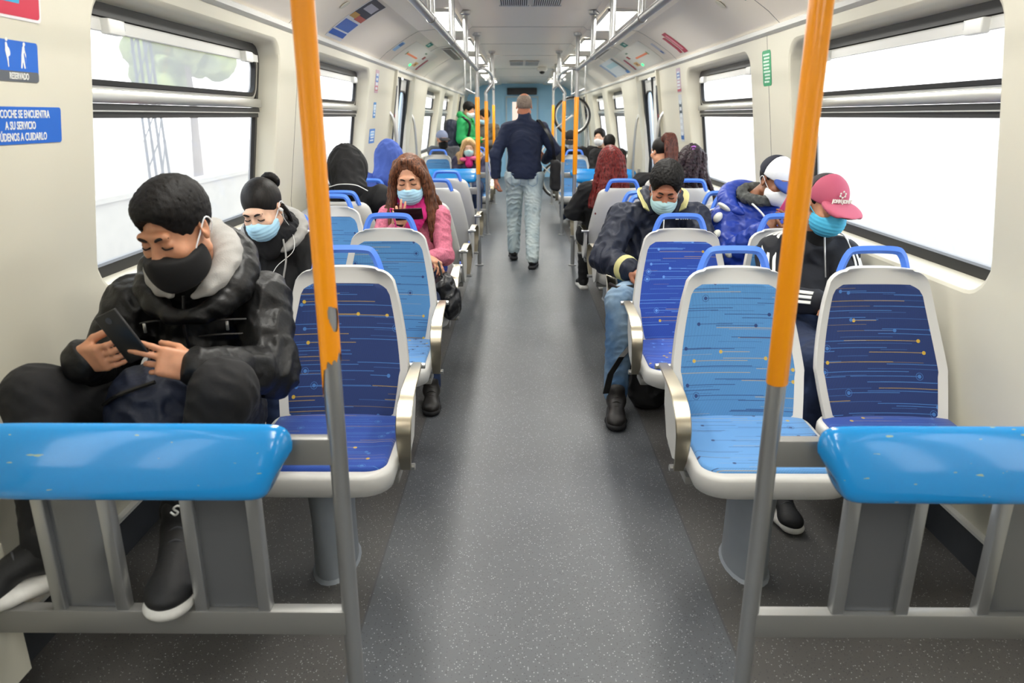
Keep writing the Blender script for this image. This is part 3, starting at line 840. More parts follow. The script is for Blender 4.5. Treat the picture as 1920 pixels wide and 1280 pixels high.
def lines(o, rows, w, h, col, z=.0014, seed=1):
    """rows of tiny print too small to read"""
    rs = random.Random(seed); f = MB()
    for i in range(rows):
        y = h/2-(i+.5)*h/rows; x = -w/2*rs.uniform(.6, 1); e = w/2*rs.uniform(.6, 1)
        while x < e:
            l = rs.uniform(.05, .16)*w; f.quad_ring([[(x, y-h/rows*.28, zz), (min(x+l, e), y-h/rows*.28, zz), (min(x+l, e), y+h/rows*.28, zz), (x, y+h/rows*.28, zz)] for zz in (z, z+.0005)]); x += l+w*.03
    return f.build('small_print', pc(col), o)
o = sticker(-1, 2.035, 1.475, 'blue rectangular notice about looking after the carriage, left wall beside the near window')
plate(o, .35, .098, .008, '1c62c2')
for i, t in enumerate(('ESTE COCHE SE ENCUENTRA', 'A SU SERVICIO', 'AYÚDENOS A CUIDARLO')): text_obj('lettering', t, .0290, M['white'], o, (-.006, .029-.030*i, .0016), (0, 0, 0), .66, bold=.0005)
o = sticker(-1, 2.021, 1.638, 'blue and grey priority sign with two white figures on the left wall, above the notice')
plate(o, .19, .102, .008, '1d63c4'); plate(o, .19, .026, .008, '5a5f66', 'grey_strip', 0, -.038, .0012, .0006); text_obj('lettering', 'RESERVADO', .023, M['white'], o, (0.012, -.038, .0024), (0, 0, 0), .62, bold=.0004)
def figure(o, x, parts):
    f = Field(.0016)
    for a, b, ra, rb in parts: f.cone((x+a[0]*.66, a[1]*.66+.010, 0), (x+b[0]*.66, b[1]*.66+.010, 0), ra*.66, rb*.66, .002)
    P, Q = f.mesh(); P[:, 2] = P[:, 2]*.08+.0016; mesh_obj('pictogram', P, Q, M['white'], o)
# priority sign figures (flat pictograms)
figure(o, -.031, [((0, .062), (0, .062), .0075, .0075), ((-.002, .045), (.0, .02), .006, .009), ((.004, .022), (.008, .012), .013, .012), ((-.003, .048), (.003, .012), .004, .004), ((0, .01), (.004, -.012), .006, .004), ((.004, -.012), (.006, -.038), .004, .003)])
figure(o, .034, [((.006, .052), (.006, .052), .0075, .0075), ((.002, .038), (-.006, .008), .007, .0065), ((-.006, .008), (-.014, -.038), .006, .004), ((-.003, .008), (.006, -.038), .006, .004), ((.003, .036), (.012, .014), .004, .003), ((.012, .014), (.014, .006), .003, .0025), ((.0145, .010), (.017, -.040), .0014, .0014)])
o = sticker(-1, 1.968, 1.822, 'red edged notice with blue text blocks high on the left wall near the camera')
plate(o, .34, .165, .012, 'd9d7da'); plate(o, .325, .15, .010, 'bf2b45', 'red_field', 0, 0, .0012, .0006)
plate(o, .26, .028, .003, '3b7fb5', 'text_block', -.005, .03, .0018, .0006); plate(o, .22, .036, .003, '2f9cc4', 'text_block', -.03, -.025, .0018, .0006)
lines(o, 1, .22, .02, 'c9dce8', .0024, 4).location.y = .03
lines(o, 2, .18, .026, 'c9e6ee', .0024, 5).location = (-.03, -.025, 0)
for y, z, w, h, cols, lab in ((7.02, 1.80, .16, .20, ('c9a5b5', '5a86c4', 'c05060'), 'upper small red and blue sticker on the wall strip left of the left door'),
                              (7.02, 1.55, .12, .14, ('3f86c6', 'bfd8ea', '3f86c6'), 'middle tiny blue sticker on the wall strip left of the left door'),
                              (7.00, 1.32, .26, .13, ('3b7cc8', '86b4e0', '3b7cc8'), 'lowest small blue sticker on the wall strip left of the left door')):
    o = sticker(-1, y, z, lab); plate(o, w, h, .006, cols[0]); plate(o, w*.85, h*.35, .003, cols[1], 'text_block', 0, h*.15, .0012, .0006); plate(o, w*.85, h*.2, .003, cols[2], 'text_block', 0, -h*.3, .0012, .0006); lines(o, 4, w*.8, h*.8, 'e8eef4', .0019, 3)
for y, z, w, h, cols, lab in ((7.02, 1.81, .17, .21, ('b9a0ae', '5a78b4', 'c05565'), 'small red and blue sticker high on the wall strip right of the right window'),
                              (7.02, 1.48, .14, .42, ('c3c9cf', '3a4a55', '2f66a8'), 'narrow grey strip poster low on the wall between second right window and door')):
    o = sticker(1, y, z, lab); plate(o, w, h, .004, cols[0]); plate(o, w*.8, h*.25, .003, cols[1], 'text_block', 0, h*.2, .0012, .0006); plate(o, w*.9, h*.12, .003, cols[2], 'text_block', 0, -h*.4, .0012, .0006); lines(o, 6, w*.8, h*.8, 'dfe6ec', .0019, 3)
o = sticker(1, 4.57, 1.768, 'tall green emergency notice with white print on the right wall between the two windows')
plate(o, .15, .20, .02, '2f9a68'); lines(o, 9, .12, .17, 'e6f4ea', .0014, 6)

PROF = [(.98, 2.225), (1.06, 2.185), (1.17, 2.12), (1.28, 2.045), (1.36, 1.975)]
def cove_at(t):          # t 0 (wall) .. 1 (ceiling side) along the cove
    P = list(reversed(PROF)); L = [math.dist(P[i], P[i+1]) for i in range(4)]; d = t*sum(L)
    for i in range(4):
        if d <= L[i] or i == 3: k = d/L[i]; return (P[i][0]+(P[i+1][0]-P[i][0])*k, P[i][1]+(P[i+1][1]-P[i][1])*k)
        d -= L[i]
def cove_patch(parent, sx, y0, y1, t0, t1, col, name='printed_field', lift=.003, skew=0):
    f = MB(); n = 8; rings = []
    for k, up in ((0, 0), (1, .0012)):
        pass
    def pt(t, y, l): x, z = cove_at(t); return (sx*(x-l*.6), y+skew*(t-t0), z-l*.8)
    rr = []
    for i in range(n+1):
        t = t0+(t1-t0)*i/n; rr.append([pt(t, y0, lift), pt(t, y1, lift), pt(t, y1, lift-.0015), pt(t, y0, lift-.0015)])
    f.quad_ring(rr); return f.build(name, pc(col), parent)
def cove_item(label, patches, name='poster', cat='poster'):
    o = empty(name, (0, 0, 0), label, cat)
    for i, p in enumerate(patches): cove_patch(o, *p[:5], p[5], p[6] if len(p) > 6 else 'printed_field', .0030+.0012*(i > 0)+.0003*i)
    return o
cove_item('dark colourful poster with blue text blocks on the left cove above the second window', [(-1, 5.02, 5.44, .08, .95, 'e2e4e8', 'paper'), (-1, 5.04, 5.42, .55, .95, '2c2a3c'), (-1, 5.04, 5.2, .52, .62, 'c79a3a'), (-1, 5.2, 5.42, .50, .60, 'c05a48'), (-1, 5.05, 5.41, .26, .46, '4a72c8'), (-1, 5.03, 5.42, .14, .23, '2f62c0'), (-1, 5.1, 5.36, .72, .86, 'b9b9c6')])
cove_item('small blue and pale blue sticker on the left cove just before the doorway', [(-1, 7.05, 7.20, .35, .62, '9cc8ea', 'paper'), (-1, 7.06, 7.19, .5, .6, '3a78b4')], 'sticker', 'sign')
def linemap(sx, lab):
    o = cove_item(lab, [(sx, 7.45, 9.35, .12, .80, 'dcdad0', 'panel'), (sx, 7.75, 8.45, .42, .47, 'f08a5c', 'orange_line'), (sx, 7.70, 7.74, .40, .5, '8aa870', 'line_end'), (sx, 8.7, 8.82, .50, .60, '9a3030', 'red_mark'), (sx, 8.62, 8.85, .22, .36, 'd8b070', 'round_mark'), (sx, 8.70, 8.77, .26, .32, '7a3a28', 'round_mark_core'), (sx, 8.5, 8.62, .66, .70, '6c8a6a', 'green_print'), (sx, 9.05, 9.15, .16, .56, 'a8324a', 'red_strip')], 'route_map', 'sign')
    x, z = cove_at(.22); MB().tube([(sx*(x-.001), 8.47, z), (sx*(x-.012), 8.47, z-.012)], .016, 12).build('green_lamp', M['green_led'], o)
linemap(-1, 'route map panel with a short orange line over the left doorway'); linemap(1, 'route map panel with a short orange line over the right doorway')
for sx, s in ((-1, 'left'), (1, 'right')): cove_item('small green exit sticker at the ceiling edge above the %s doorway' % s, [(sx, 8.0, 8.25, .84, .98, '2f8f78', 'paper'), (sx, 8.03, 8.12, .88, .94, 'd8ece4', 'arrow_mark')], 'sticker', 'sign')
cove_item('pair of dark red vertical strips stuck on the right cove before the doorway', [(1, 6.42, 6.56, .12, .66, 'b23a4c', 'strip'), (1, 6.60, 6.68, .14, .58, 'b23a4c', 'strip'), (1, 6.46, 6.52, .2, .6, 'd9909a', 'pale_print')])
cove_item('narrow grey and blue strip sticker on the right cove beside the red strips', [(1, 7.15, 7.24, .25, .6, 'c5c8d4', 'paper'), (1, 7.16, 7.23, .28, .36, '5a6fa8')], 'sticker', 'sign')
cove_item('green edged poster on the right cove above the near window', [(1, 4.02, 4.40, .55, .98, 'e6eae6', 'paper'), (1, 4.02, 4.40, .50, .56, '2f9a78'), (1, 4.08, 4.3, .66, .8, 'a9c86a')])
cove_item('weathered grey blue poster group on the right cove past the route map', [(1, 9.55, 11.0, .15, .80, 'c9d2d8', 'paper'), (1, 9.6, 9.72, .15, .78, '5a5550'), (1, 9.75, 10.6, .5, .66, '9cc0cc'), (1, 10.8, 10.98, .18, .78, '8fa6c8'), (1, 9.58, 9.8, .15, .25, '3f78b8')])
for sx, s in ((-1, 'left'), (1, 'right')):
    for i, y in enumerate((4.75,)):
        x, z = cove_at(.62); o = empty('cover_disc', (sx*(x-.003), y, z-.004), 'faint round cover disc on the %s ceiling cove' % s, 'cover'); o.rotation_euler = (0, sx*.57, 0)
        MB().tube([(0, 0, 0), (0, 0, -.003)], .035, 24).build('disc', M['wall'], o)

# ---------------- bicycle stored upright at the far end ----------------
def bicycle():
    o = empty('bicycle', (.80, 13.9, 0), 'bicycle stood on its rear wheel before the blue end wall on the right', 'bicycle')
    A = Vector((.10, 0, 1.50)); B = Vector((-.12, .0, .345))
    for c, nm in ((A, 'front_wheel'), (B, 'rear_wheel')):
        w = MB().tube([(c.x+.325*math.cos(a), 0, c.z+.325*math.sin(a)) for a in [i*2*PI/48 for i in range(49)]], .021, 10, caps=False).build(nm, M['rubber'], o)
        MB().tube([(c.x+.296*math.cos(a), 0, c.z+.296*math.sin(a)) for a in [i*2*PI/48 for i in range(49)]], .012, 8, caps=False).build('rim', M['alu'], w)
        MB().tube([(c.x, -.05, c.z), (c.x, .05, c.z)], .022, 12).build('hub', M['alu'], w)
        for i in range(18):
            a = i*2*PI/18; MB().tube([(c.x+.02*math.cos(a), .02*(-1)**i, c.z+.02*math.sin(a)), (c.x+.29*math.cos(a+.15), 0, c.z+.29*math.sin(a+.15))], .0015, 4).build('spoke', M['steel'], w)
    fr = plain('pale_grey_frame_paint', 'c9c9c6', .35, .3)
    H = A+Vector((-.30, 0, -.22)); Sd = B+Vector((-.45, 0, .36)); BB = B+Vector((-.05, 0, .43)); H2 = H+Vector((-.03, 0, -.12))
    for n_, p, q, r in (('fork', A+Vector((0, -.055, 0)), H+Vector((0, -.03, 0)), .013), ('fork', A+Vector((0, .055, 0)), H+Vector((0, .03, 0)), .013), ('head_tube', H+Vector((-.05, 0, .03)), H2+Vector((.0, 0, .0)), .02), ('top_tube', H2, Sd, .017), ('down_tube', H, BB, .02), ('seat_tube', Sd, BB, .017), ('chain_stay', B+Vector((0, -.05, 0)), BB, .01), ('chain_stay', B+Vector((0, .05, 0)), BB, .01), ('seat_stay', B+Vector((0, .05, 0)), Sd, .009), ('seat_stay', B+Vector((0, -.05, 0)), Sd, .009)):
        MB().tube([p, q], r, 10).build(n_, fr, o)
    MB().tube([H2+Vector((-.08, -.28, .03)), H2+Vector((-.10, -.1, 0)), H2+Vector((-.10, .1, 0)), H2+Vector((-.08, .28, .03))], .013, 8).build('handlebar', M['black'], o)
    f = Field(.008); c = o.location+Sd+Vector((-.12, 0, .02)); f.ell(c, (.04, .07, .13), None, .01); f.build('saddle', M['black'], o)
    MB().tube([Sd, Sd+Vector((-.10, 0, .02))], .012, 8).build('seat_post', M['steel'], o)
    MB().tube([BB+Vector((0, -.03, 0)), BB+Vector((0, -.04, 0))], .09, 24).build('chainring', M['dark'], o)
bicycle()

# ---------------- outside the windows ----------------
gr = MB(); gr.box((0, 8, -1.25), (160, 160, .1)); go = gr.build('ground', M['dirt']); go['kind'] = 'structure'
def outside():
    o = empty('boundary_wall', (-6.2, 8, -1.2), 'low pale concrete wall beside the track outside the left windows', 'wall')
    MB().box((0, 0, .75), (.2, 50, 1.5)).build('wall_body', M['concrete'], o)
    MB().box((0, 0, 1.53), (.3, 50, .08)).build('coping', M['concrete'], o)
    for i, y in enumerate((2.5, 5.2, 9.5, 15)):
        o = empty('catenary_post', (-7.4, y, -1.2), '%s lattice post seen through the left windows' % ('first', 'second', 'third', 'fourth')[i], 'post', 'lattice posts outside')
        f = MB()
        for a, b in ((-.15, -.15), (.15, -.15), (.15, .15), (-.15, .15)): f.tube([(a, b, 0), (a*.6, b*.6, 7)], .03, 6)
        for k in range(12): f.tube([(-.15, -.15, k*.55), (.14, -.14, k*.55+.55)], .015, 5); f.tube([(.15, -.15, k*.55), (.14, .14, k*.55+.55)], .015, 5)
        f.build('lattice', M['dark'], o)
    for i, (y, x) in enumerate(((4.3, -11), (7.6, -13.5), (12, -11))):
        o = empty('market_tent', (x, y, -1.2), '%s blue market tent beyond the left windows' % ('nearest', 'second', 'farthest')[i], 'tent', 'blue tents outside')
        MB().quad_ring([[(-1.4, -1.4, 2.3), (1.4, -1.4, 2.3), (1.4, 1.4, 2.3), (-1.4, 1.4, 2.3)], [(-.05, -.05, 3.3), (.05, -.05, 3.3), (.05, .05, 3.3), (-.05, .05, 3.3)]]).build('canopy', plain('tent_blue', '2a5faf', .8), o)
        for a, b in ((-1.3, -1.3), (1.3, -1.3), (1.3, 1.3), (-1.3, 1.3)): MB().tube([(a, b, 0), (a, b, 2.35)], .03, 6).build('pole', M['steel'], o)
    o = empty('car', (-9.5, 8.3, -1.2), 'red car parked beyond the wall outside the near left window', 'car')
    f = Field(.04); c = Vector((-9.5, 8.3, -1.2)); f.rbox(c+Vector((0, 0, .6)), (.8, 2.0, .35), .2, None, .1); f.rbox(c+Vector((0, .1, 1.1)), (.7, 1.1, .35), .25, None, .15); f.build('body', plain('car_red', '8a1020', .4), o)
    for a in (-.75, .75):
        for b in (-1.25, 1.25): MB().tube([(a-.1, b, .3), (a+.1, b, .3)], .3, 20).build('wheel', M['rubber'], o)
    rs = random.Random(4)
    for i, (x, y, h) in enumerate(((-17, 3.0, 6), (-20, 9.5, 7), (-17, 17, 8), (-18, 24, 7), (-14, 32, 8))):
        o = empty('tree', (x, y, -1.2), 'leafy yellow green tree beyond the left windows, %s from the camera' % ORD[i], 'tree', 'trees outside')
        MB().tube([(0, 0, 0), (.1, .1, h*.4), (0, .2, h*.7)], [.22, .16, .08], 8).build('trunk', plain('bark', '7a6c60', .9), o)
        f = Field(.12); 
        for k in range(22): f.ell(Vector((x, y, -1.2+h*.68))+Vector((rs.gauss(0, 1.1), rs.gauss(0, 1.2), rs.gauss(0, .9))), [rs.uniform(.4, .9)]*3, None, .2)
        f.disp = folds(.12, .5, i); f.build('crown', plain('foliage_outside', '8f9a58', .9, 0, 6, .8, .1, .6, 1.5), o)
    for i, (x, y, w, h) in enumerate(((-26, 2, 9, 5), (-28, 14, 10, 8), (-26, 27, 11, 6))):
        o = empty('building', (x, y, -1.2), 'plain low building far outside the left windows, %s from the camera' % ORD[i], 'building', 'buildings outside')
        MB().box((0, 0, h/2), (5, w, h)).build('wall', plain('outside_wall%d' % i, ('8a7a68', '6f7f95', '8f6a5c')[i], .9), o)
        for j in range(4):
            for k in range(int(h//2.6)): MB().box((2.52, -w/2+w*(j+.5)/4, 1.6+k*2.6), (.06, 1.0, 1.2)).build('window', M['dark'], o)
    o = empty('retaining_wall', (7.5, 8, -1.2), 'pale concrete retaining wall outside the right windows', 'wall')
    MB().box((0, 0, 1.1), (.3, 60, 2.2)).build('wall_body', plain('pale_concrete', 'b9b2a8', .9, var=.2), o)
outside()
# ---------------- materials for people ----------------
def skinmat(name, c):
    b = NB(name); n = b.noise(60, 3).outputs[0]
    col = b.mix(b.ramp(n, [(.3, (0, 0, 0, 1)), (.7, (1, 1, 1, 1))]), lin(c), tuple(x*.88 for x in lin(c)[:3])+(1,))
    return b.princ(col, .48, 0, b.bump(b.noise(400, 2).outputs[0], .08, .001), Subsurface_Weight=.12, Subsurface_Scale=.01)
SKIN = dict(tan=skinmat('skin_tan', 'c48a68'), warm=skinmat('skin_warm', 'd29a7a'), fair=skinmat('skin_fair', 'e2b79c'), brown=skinmat('skin_brown', '8a5a3f'), ruddy=skinmat('skin_ruddy', 'b9795c'))
def hairmat(name, c1, c2, sx=160, sz=6, rough=.5):
    b = NB(name)
    mp = b.node('ShaderNodeMapping', {'Vector': b.coord(), 'Scale': (sx, sx, sz)}).outputs[0]
    n = b.noise(1., 3, mp).outputs[0]
    col = b.mix(b.ramp(n, [(.35, (0, 0, 0, 1)), (.65, (1, 1, 1, 1))]), lin(c1), lin(c2))
    return b.princ(col, rough, 0, b.bump(n, .35, .003), Specular_IOR_Level=.25)
HAIR = dict(black=hairmat('hair_black', '0b0908', '1d1815'), blackshort=hairmat('hair_short_black', '060505', '13100e', 260, 110, .65),
            brown=hairmat('hair_brown_long', '2c1a12', '7c4f36'), red=hairmat('hair_dark_red', '3a0d0d', '7d2420'), pony=hairmat('hair_auburn', '2a1512', '6b3a2c'),
            curly=hairmat('hair_dark_curls', '171114', '3a2a30', 70, 40), blonde=hairmat('hair_blonde', 'b08658', 'e0bd8a'), grey=hairmat('hair_cropped_grey', '5e5148', '9a8b7e', 200, 200, .7))
def cloth(name, c, rough=.8, ns=40, nb=.25, dist=.006, var=.15, vs=8, **kw): return plain(name, c, rough, 0, ns, nb, dist, var, vs, **kw)
CL = dict(
    nylon=cloth('black_quilted_nylon', '0a0a0b', .45, 30, .35, .012, 0, Specular_IOR_Level=.35), fleece=cloth('grey_marl_fleece', 'a8a6a2', .95, 250, .4, .003),
    blackknit=cloth('black_knit', '101014', .9, 120, .4, .004), blackcot=cloth('black_cotton', '141416', .85, 30, .3, .008), navy=cloth('navy_nylon', '111a30', .6, 26, .45, .012),
    navyknit=cloth('navy_fine_knit', '14203c', .85, 18, .35, .012), yellow=cloth('pale_yellow_lining', 'cfc98c', .8), khaki=cloth('khaki_lining', '9d947a', .85),
    pink=cloth('pink_marl_knit', 'd97a92', .95, 260, .5, .004, .35, 90), magenta=cloth('magenta_scarf', 'd4237e', .8, 40, .4, .01), blue=cloth('royal_blue_nylon', '1c3a9c', .45, 24, .5, .012, .1),
    hoodblue=cloth('blue_fleece', '4a62b0', .95, 90, .3, .004), denim=None, palejean=None, green=cloth('green_jacket', '159a52', .7), greyj=cloth('grey_jacket', '4a4d52', .85),
    camo=cloth('mottled_grey_jacket', '6a6660', .85, 30, .3, .006, .5, 30), white=cloth('white_cloth', 'e9ebee', .8), cream=cloth('white_patch_fabric', 'dcdcd2', .8), purple=cloth('dark_purple_quilt', '33304e', .6, 24, .5, .01),
    fur=cloth('tan_fur_trim', 'b99a72', .95, 90, .9, .01), scarf=cloth('mottled_grey_scarf', '5a5c5a', .9, 50, .5, .008, .7, 30), grey=cloth('grey_sweat', '8f9093', .9, 100, .3, .003), stripe=cloth('blue_white_stripe', '9db4d6', .8))
def denim(name, c1, c2):
    b = NB(name); n = b.noise(5, 4).outputs[0]; w = b.noise(300, 2).outputs[0]
    col = b.mix(b.ramp(n, [(.38, (0, 0, 0, 1)), (.62, (1, 1, 1, 1))]), lin(c1), lin(c2))
    return b.princ(col, .85, 0, b.bump(b.add(b.mul(w, .15), b.noise(22, 3).outputs[0]), .35, .01))
CL['denim'] = denim('faded_blue_denim', '47688c', '8ba3b8'); CL['palejean'] = denim('pale_grey_denim', '9fb0b6', 'bcc8c8'); CL['darkjean'] = denim('dark_denim', '16233f', '27385c')
MK = dict(black=plain('black_face_mask', '0c0c0d', .9, 0, 200, .3, .001), blue=plain('pale_blue_mask', 'a9d3ea', .8, 0, 160, .2, .001), sky=plain('sky_blue_mask', '4db6dd', .8, 0, 160, .2, .001),
          white=plain('white_mask', 'eceff2', .8, 0, 160, .2, .001), mint=plain('pale_mint_mask', 'b5dade', .8, 0, 160, .2, .001))
SH = dict(black=plain('black_shoe_upper', '121214', .6, 0, 60, .3, .004), sole=plain('white_rubber_sole', 'dedcd6', .5, var=.15, vscale=40), dsole=plain('dark_rubber_sole', '17171a', .7), brown=plain('dark_leather_shoe', '1e1a18', .5))
LASH = plain('dark_eyebrow', '1a0f0b', .9)
LASHB = plain('brown_eyebrow', '4a2d1e', .9)
LIP = plain('lip_skin', 'a85a50', .5)

# ---------------- people ----------------
class Fr:
    """head frame: face looks along local -Y"""
    def __init__(s, c, yaw=0, pitch=0, roll=0, sc=1.):
        s.c = V3(c); s.R = Matrix.Rotation(R(yaw), 3, 'Z') @ Matrix.Rotation(R(roll), 3, 'Y') @ Matrix.Rotation(R(pitch), 3, 'X'); s.s = sc
    def __call__(s, x, y, z): return s.c+s.R @ (V3((x, y, z))*s.s)
    def d(s, x, y, z): return s.R @ V3((x, y, z))
    def r(s, *a): return tuple(q*s.s for q in a)
def basis(x, y, z): return Matrix((x, y, z)).transposed()
def head_prims(f, H):
    f.ell(H(0, .022, .030), H.r(.076, .095, .088), H.R, .02)
    f.ell(H(0, -.028, -.030), H.r(.064, .068, .080), H.R, .02)
    f.ell(H(0, -.070, -.096), H.r(.024, .022, .020), H.R, .022)
    for a in (-1, 1):
        f.cone(H(a*.052, .005, -.062), H(a*.022, -.062, -.095), .022*H.s, .018*H.s, .02)
        f.ell(H(a*.040, -.068, -.026), H.r(.024, .022, .022), H.R, .018)
        f.ell(H(a*.031, -.098, .006), H.r(.018, .014, .012), H.R, .012, -1)
    f.cone(H(-.034, -.082, .026), H(.034, -.082, .026), .0125*H.s, k=.014)
    for a in (-1, 1):
        f.ell(H(a*.031, -.079, .003), H.r(.0155, .0145, .0125), H.R, .003)
        f.cone(H(a*.010, -.104, -.030), H(a*.012, -.098, -.031), .0085*H.s, k=.006)
        e = (a*.077, .012, -.004)
        f.ell(H(*e), H.r(.008, .020, .031), H.R @ Matrix.Rotation(a*.25, 3, 'Z'), .006)
        f.ell(H(a*.083, .008, .002), H.r(.006, .011, .018), H.R, .004, -1)
        f.ell(H(a*.079, .004, -.027), H.r(.006, .009, .009), H.R, .005)
    f.cone(H(0, -.086, .014), H(0, -.108, -.026), .0075*H.s, .0115*H.s, .010)
    f.ell(H(0, -.089, -.058), H.r(.024, .013, .0065), H.R, .006)
    f.ell(H(0, -.087, -.068), H.r(.020, .012, .0065), H.R, .006)
def hand_prims(f, Wp, d, n, side, curls=(40, 40, 40, 40), thumb=(.6, .6, .35), sc=1., spread=.06, base=None):
    """Wp wrist, d finger direction, n palm normal, side +-1 selects the thumb side"""
    d = V3(d).normalized(); n = (V3(n)-d*V3(n).dot(d)).normalized(); lat = d.cross(n)*side
    Rm = basis(lat, n, d)
    f.rbox(Wp+d*.045*sc, (.039*sc, .0135*sc, .046*sc), .0125*sc, Rm, .01)
    f.cone(Wp-d*.03, Wp+d*.03*sc, .024*sc, .025*sc, .015, sq=(n, .72))
    L = (.070, .079, .073, .057); off = (.028, .0095, -.0095, -.0275)
    if not isinstance(curls[0], (tuple, list)): curls = [(c*.6, c, c*.6) for c in curls]
    for i in range(4):
        b = Wp+d*(.080-.004*abs(i-1.3))*sc+lat*off[i]*sc; dd = (d+lat*spread*(1.5-i)).normalized(); a = 0; p = b-dd*.01*sc
        r = (.0088, .0090, .0086, .0076)[i]*sc
        for j, fr in enumerate((.46, .30, .24)):
            a += R(curls[i][j]); q = p+(dd*math.cos(a)+n*math.sin(a))*(L[i]*fr*sc+(.012*sc if j == 0 else 0))
            f.cone(p, q, r, r*.92, .004); p = q; r *= .92
    t = (lat*thumb[0]+d*thumb[1]+n*thumb[2]).normalized(); b = Wp+d*.022*sc+lat*.024*sc+n*.004
    q = b+t*.042*sc; f.cone(b, q, .0145*sc, .0115*sc, .012)
    t2 = (t+d*.35-lat*.35).normalized(); q2 = q+t2*.030*sc; f.cone(q, q2, .011*sc, .010*sc, .004); f.cone(q2, q2+(t2+n*.15).normalized()*.022*sc, .0098*sc, .0082*sc, .004)
def shoe(root, ank, toe, up=(0, 0, 1), white=True, name='shoe', mats=('black', 'sole'), sc=1.):
    """ank = ankle joint; toe direction; built as sole and upper with laces"""
    d = V3(toe).normalized(); u = V3(up); u = (u-d*u.dot(d)).normalized(); s = d.cross(u); Rm = basis(d, s, u)
    A = V3(ank)
    f = Field(.005)
    f.ell(A-u*.035*sc+d*.0*sc, (.055*sc, .036*sc, .045*sc), Rm, .02)
    f.cone(A+d*.02-u*.02, A+d*.13*sc-u*.055*sc, .042*sc, .030*sc, .03, sq=(u, .8))
    f.ell(A+d*.135*sc-u*.062*sc, (.060*sc, .046*sc, .030*sc), Rm, .02)
    f.cone(A-d*.0+u*.03, A-u*.02, .040*sc, .042*sc, .02)
    f.clip(A-u*.082*sc, -u)
    o = f.build(name, SH[mats[0]], root)
    f = Field(.005)
    f.rbox(A+d*.0*sc-u*.084*sc, (.062*sc, .038*sc, .018*sc), .014, Rm, .02)
    f.cone(A+d*.10*sc-u*.082*sc, A+d*.155*sc-u*.081*sc, .049*sc, .046*sc, .02, sq=(u, .46)); f.cone(A-d*.03*sc-u*.082*sc, A+d*.1*sc-u*.082*sc, .038*sc, .048*sc, .02, sq=(u, .46))
    f.build('sole', SH[mats[1]], root, parent=o)
    for i in range(3):
        c = A+d*(.045+.024*i)*sc+u*(.018-.0135*i-.008)*sc
        MB().tube(bez([c-s*.022-u*.006-root.location, c+u*.004-root.location, c+s*.022-u*.006-root.location], 3), .0028, 6).build('lace', SH[mats[0]] if mats[0] != 'black' else M['dark'], o)
    return o
def mask(root, H, kind, low=0., loops=True, pleat=True, sc=1.):
    f = Field(.004)
    f.ell(H(0, -.044, -.056+low), tuple(q*sc for q in H.r(.070, .083, .068)), H.R, .01)
    f.cone(H(0, -.092, -.012+low), H(0, -.112, -.030+low), .012, .017, .02)
    if kind == 'black': f.cone(H(0, -.116, -.035), H(0, -.105, -.105), .013, .012, .03); f.ell(H(0, -.05, -.095), H.r(.062, .072, .040), H.R, .03)
    f.clip(H(0, -.10, -.004+low), H.d(0, -.05, 1)); f.clip(H(.05, -.05, -.028+low), H.d(.35, 0, 1)); f.clip(H(-.05, -.05, -.028+low), H.d(-.35, 0, 1))
    f.clip(H(0, -.012, 0), H.d(0, 1, .12)); f.clip(H(0, 0, -.118+low-(.014 if kind == 'black' else 0)), H.d(0, .2, -1))
    if pleat:
        zd = np.array(H.d(0, 0, 1), np.float32); c0 = np.array(H.c, np.float32)
        f.disp = lambda P: (.0014*np.sin((P-c0)@zd*2*PI/.017)).astype(np.float32)
    o = f.build('face_mask', MK[kind], root)
    if loops:
        for a in (-1, 1):
            MB().tube(bez([H(a*.062, -.035, -.035+low)-root.location, H(a*.074, -.01, -.012)-root.location, H(a*.084, .022, .018)-root.location, H(a*.088, .034, .0)-root.location, H(a*.078, .024, -.03)-root.location], 4), .0022, 6).build('ear_loop', MK['white' if kind != 'sky' else 'sky'], o)
    return o
def brows(root, H, mat=None, lid=True):
    for a in (-1, 1):
        L = root.location
        MB().tube(bez([H(a*.012, -.0945, .021)-L, H(a*.028, -.0955, .0285)-L, H(a*.046, -.0815, .024)-L], 4), [.0028, .0040, .0044, .0044, .0042, .0040, .0036, .0026, .0014], 8).build('eyebrow', mat or LASH, root)
        MB().tube(bez([H(a*.0175, -.0895, .0)-L, H(a*.031, -.0945, -.0030)-L, H(a*.0465, -.0850, -.0035)-L], 4), .0021, 6).build('eyelash', mat or LASH, root)
def jit(seed, amp, wl=.02): return folds(amp, wl, seed)
def short_hair(root, H, mat, thick=.014, fringe=0., seed=1, name='hair', nape=-.055, amp=.003, capped=False):
    f = Field(.005); t = thick
    if capped: f.clip(H(0, 0, .030), H.d(0, 0, 1)); f.clip(H(0, -.02, 0), H.d(0, -1, 0))
    f.ell(H(0, .024, .032), H.r(.0765+t*.3, .095+t*.5, .086+t*.4), H.R, .02); f.ell(H(0, .016, .052), H.r(.070+t, .088+t, .070+t), H.R, .02)
    if not capped: f.ell(H(0, -.024, .080), H.r(.062, .058, .026+t*.4), H.R, .03)
    f.ell(H(0, -.120, .012-fringe), H.r(.067, .076, .072), H.R, .008, -1)
    for a in (-1, 1): f.ell(H(a*.085, -.005, -.030), H.r(.030, .040, .042), H.R, .008, -1)
    f.clip(H(0, 0, nape), H.d(0, .25, -1)); f.clip(H(0, -.028, -.03), H.d(0, -1, -.55))
    f.disp = jit(seed, amp, .015); return f.build(name, mat, root)
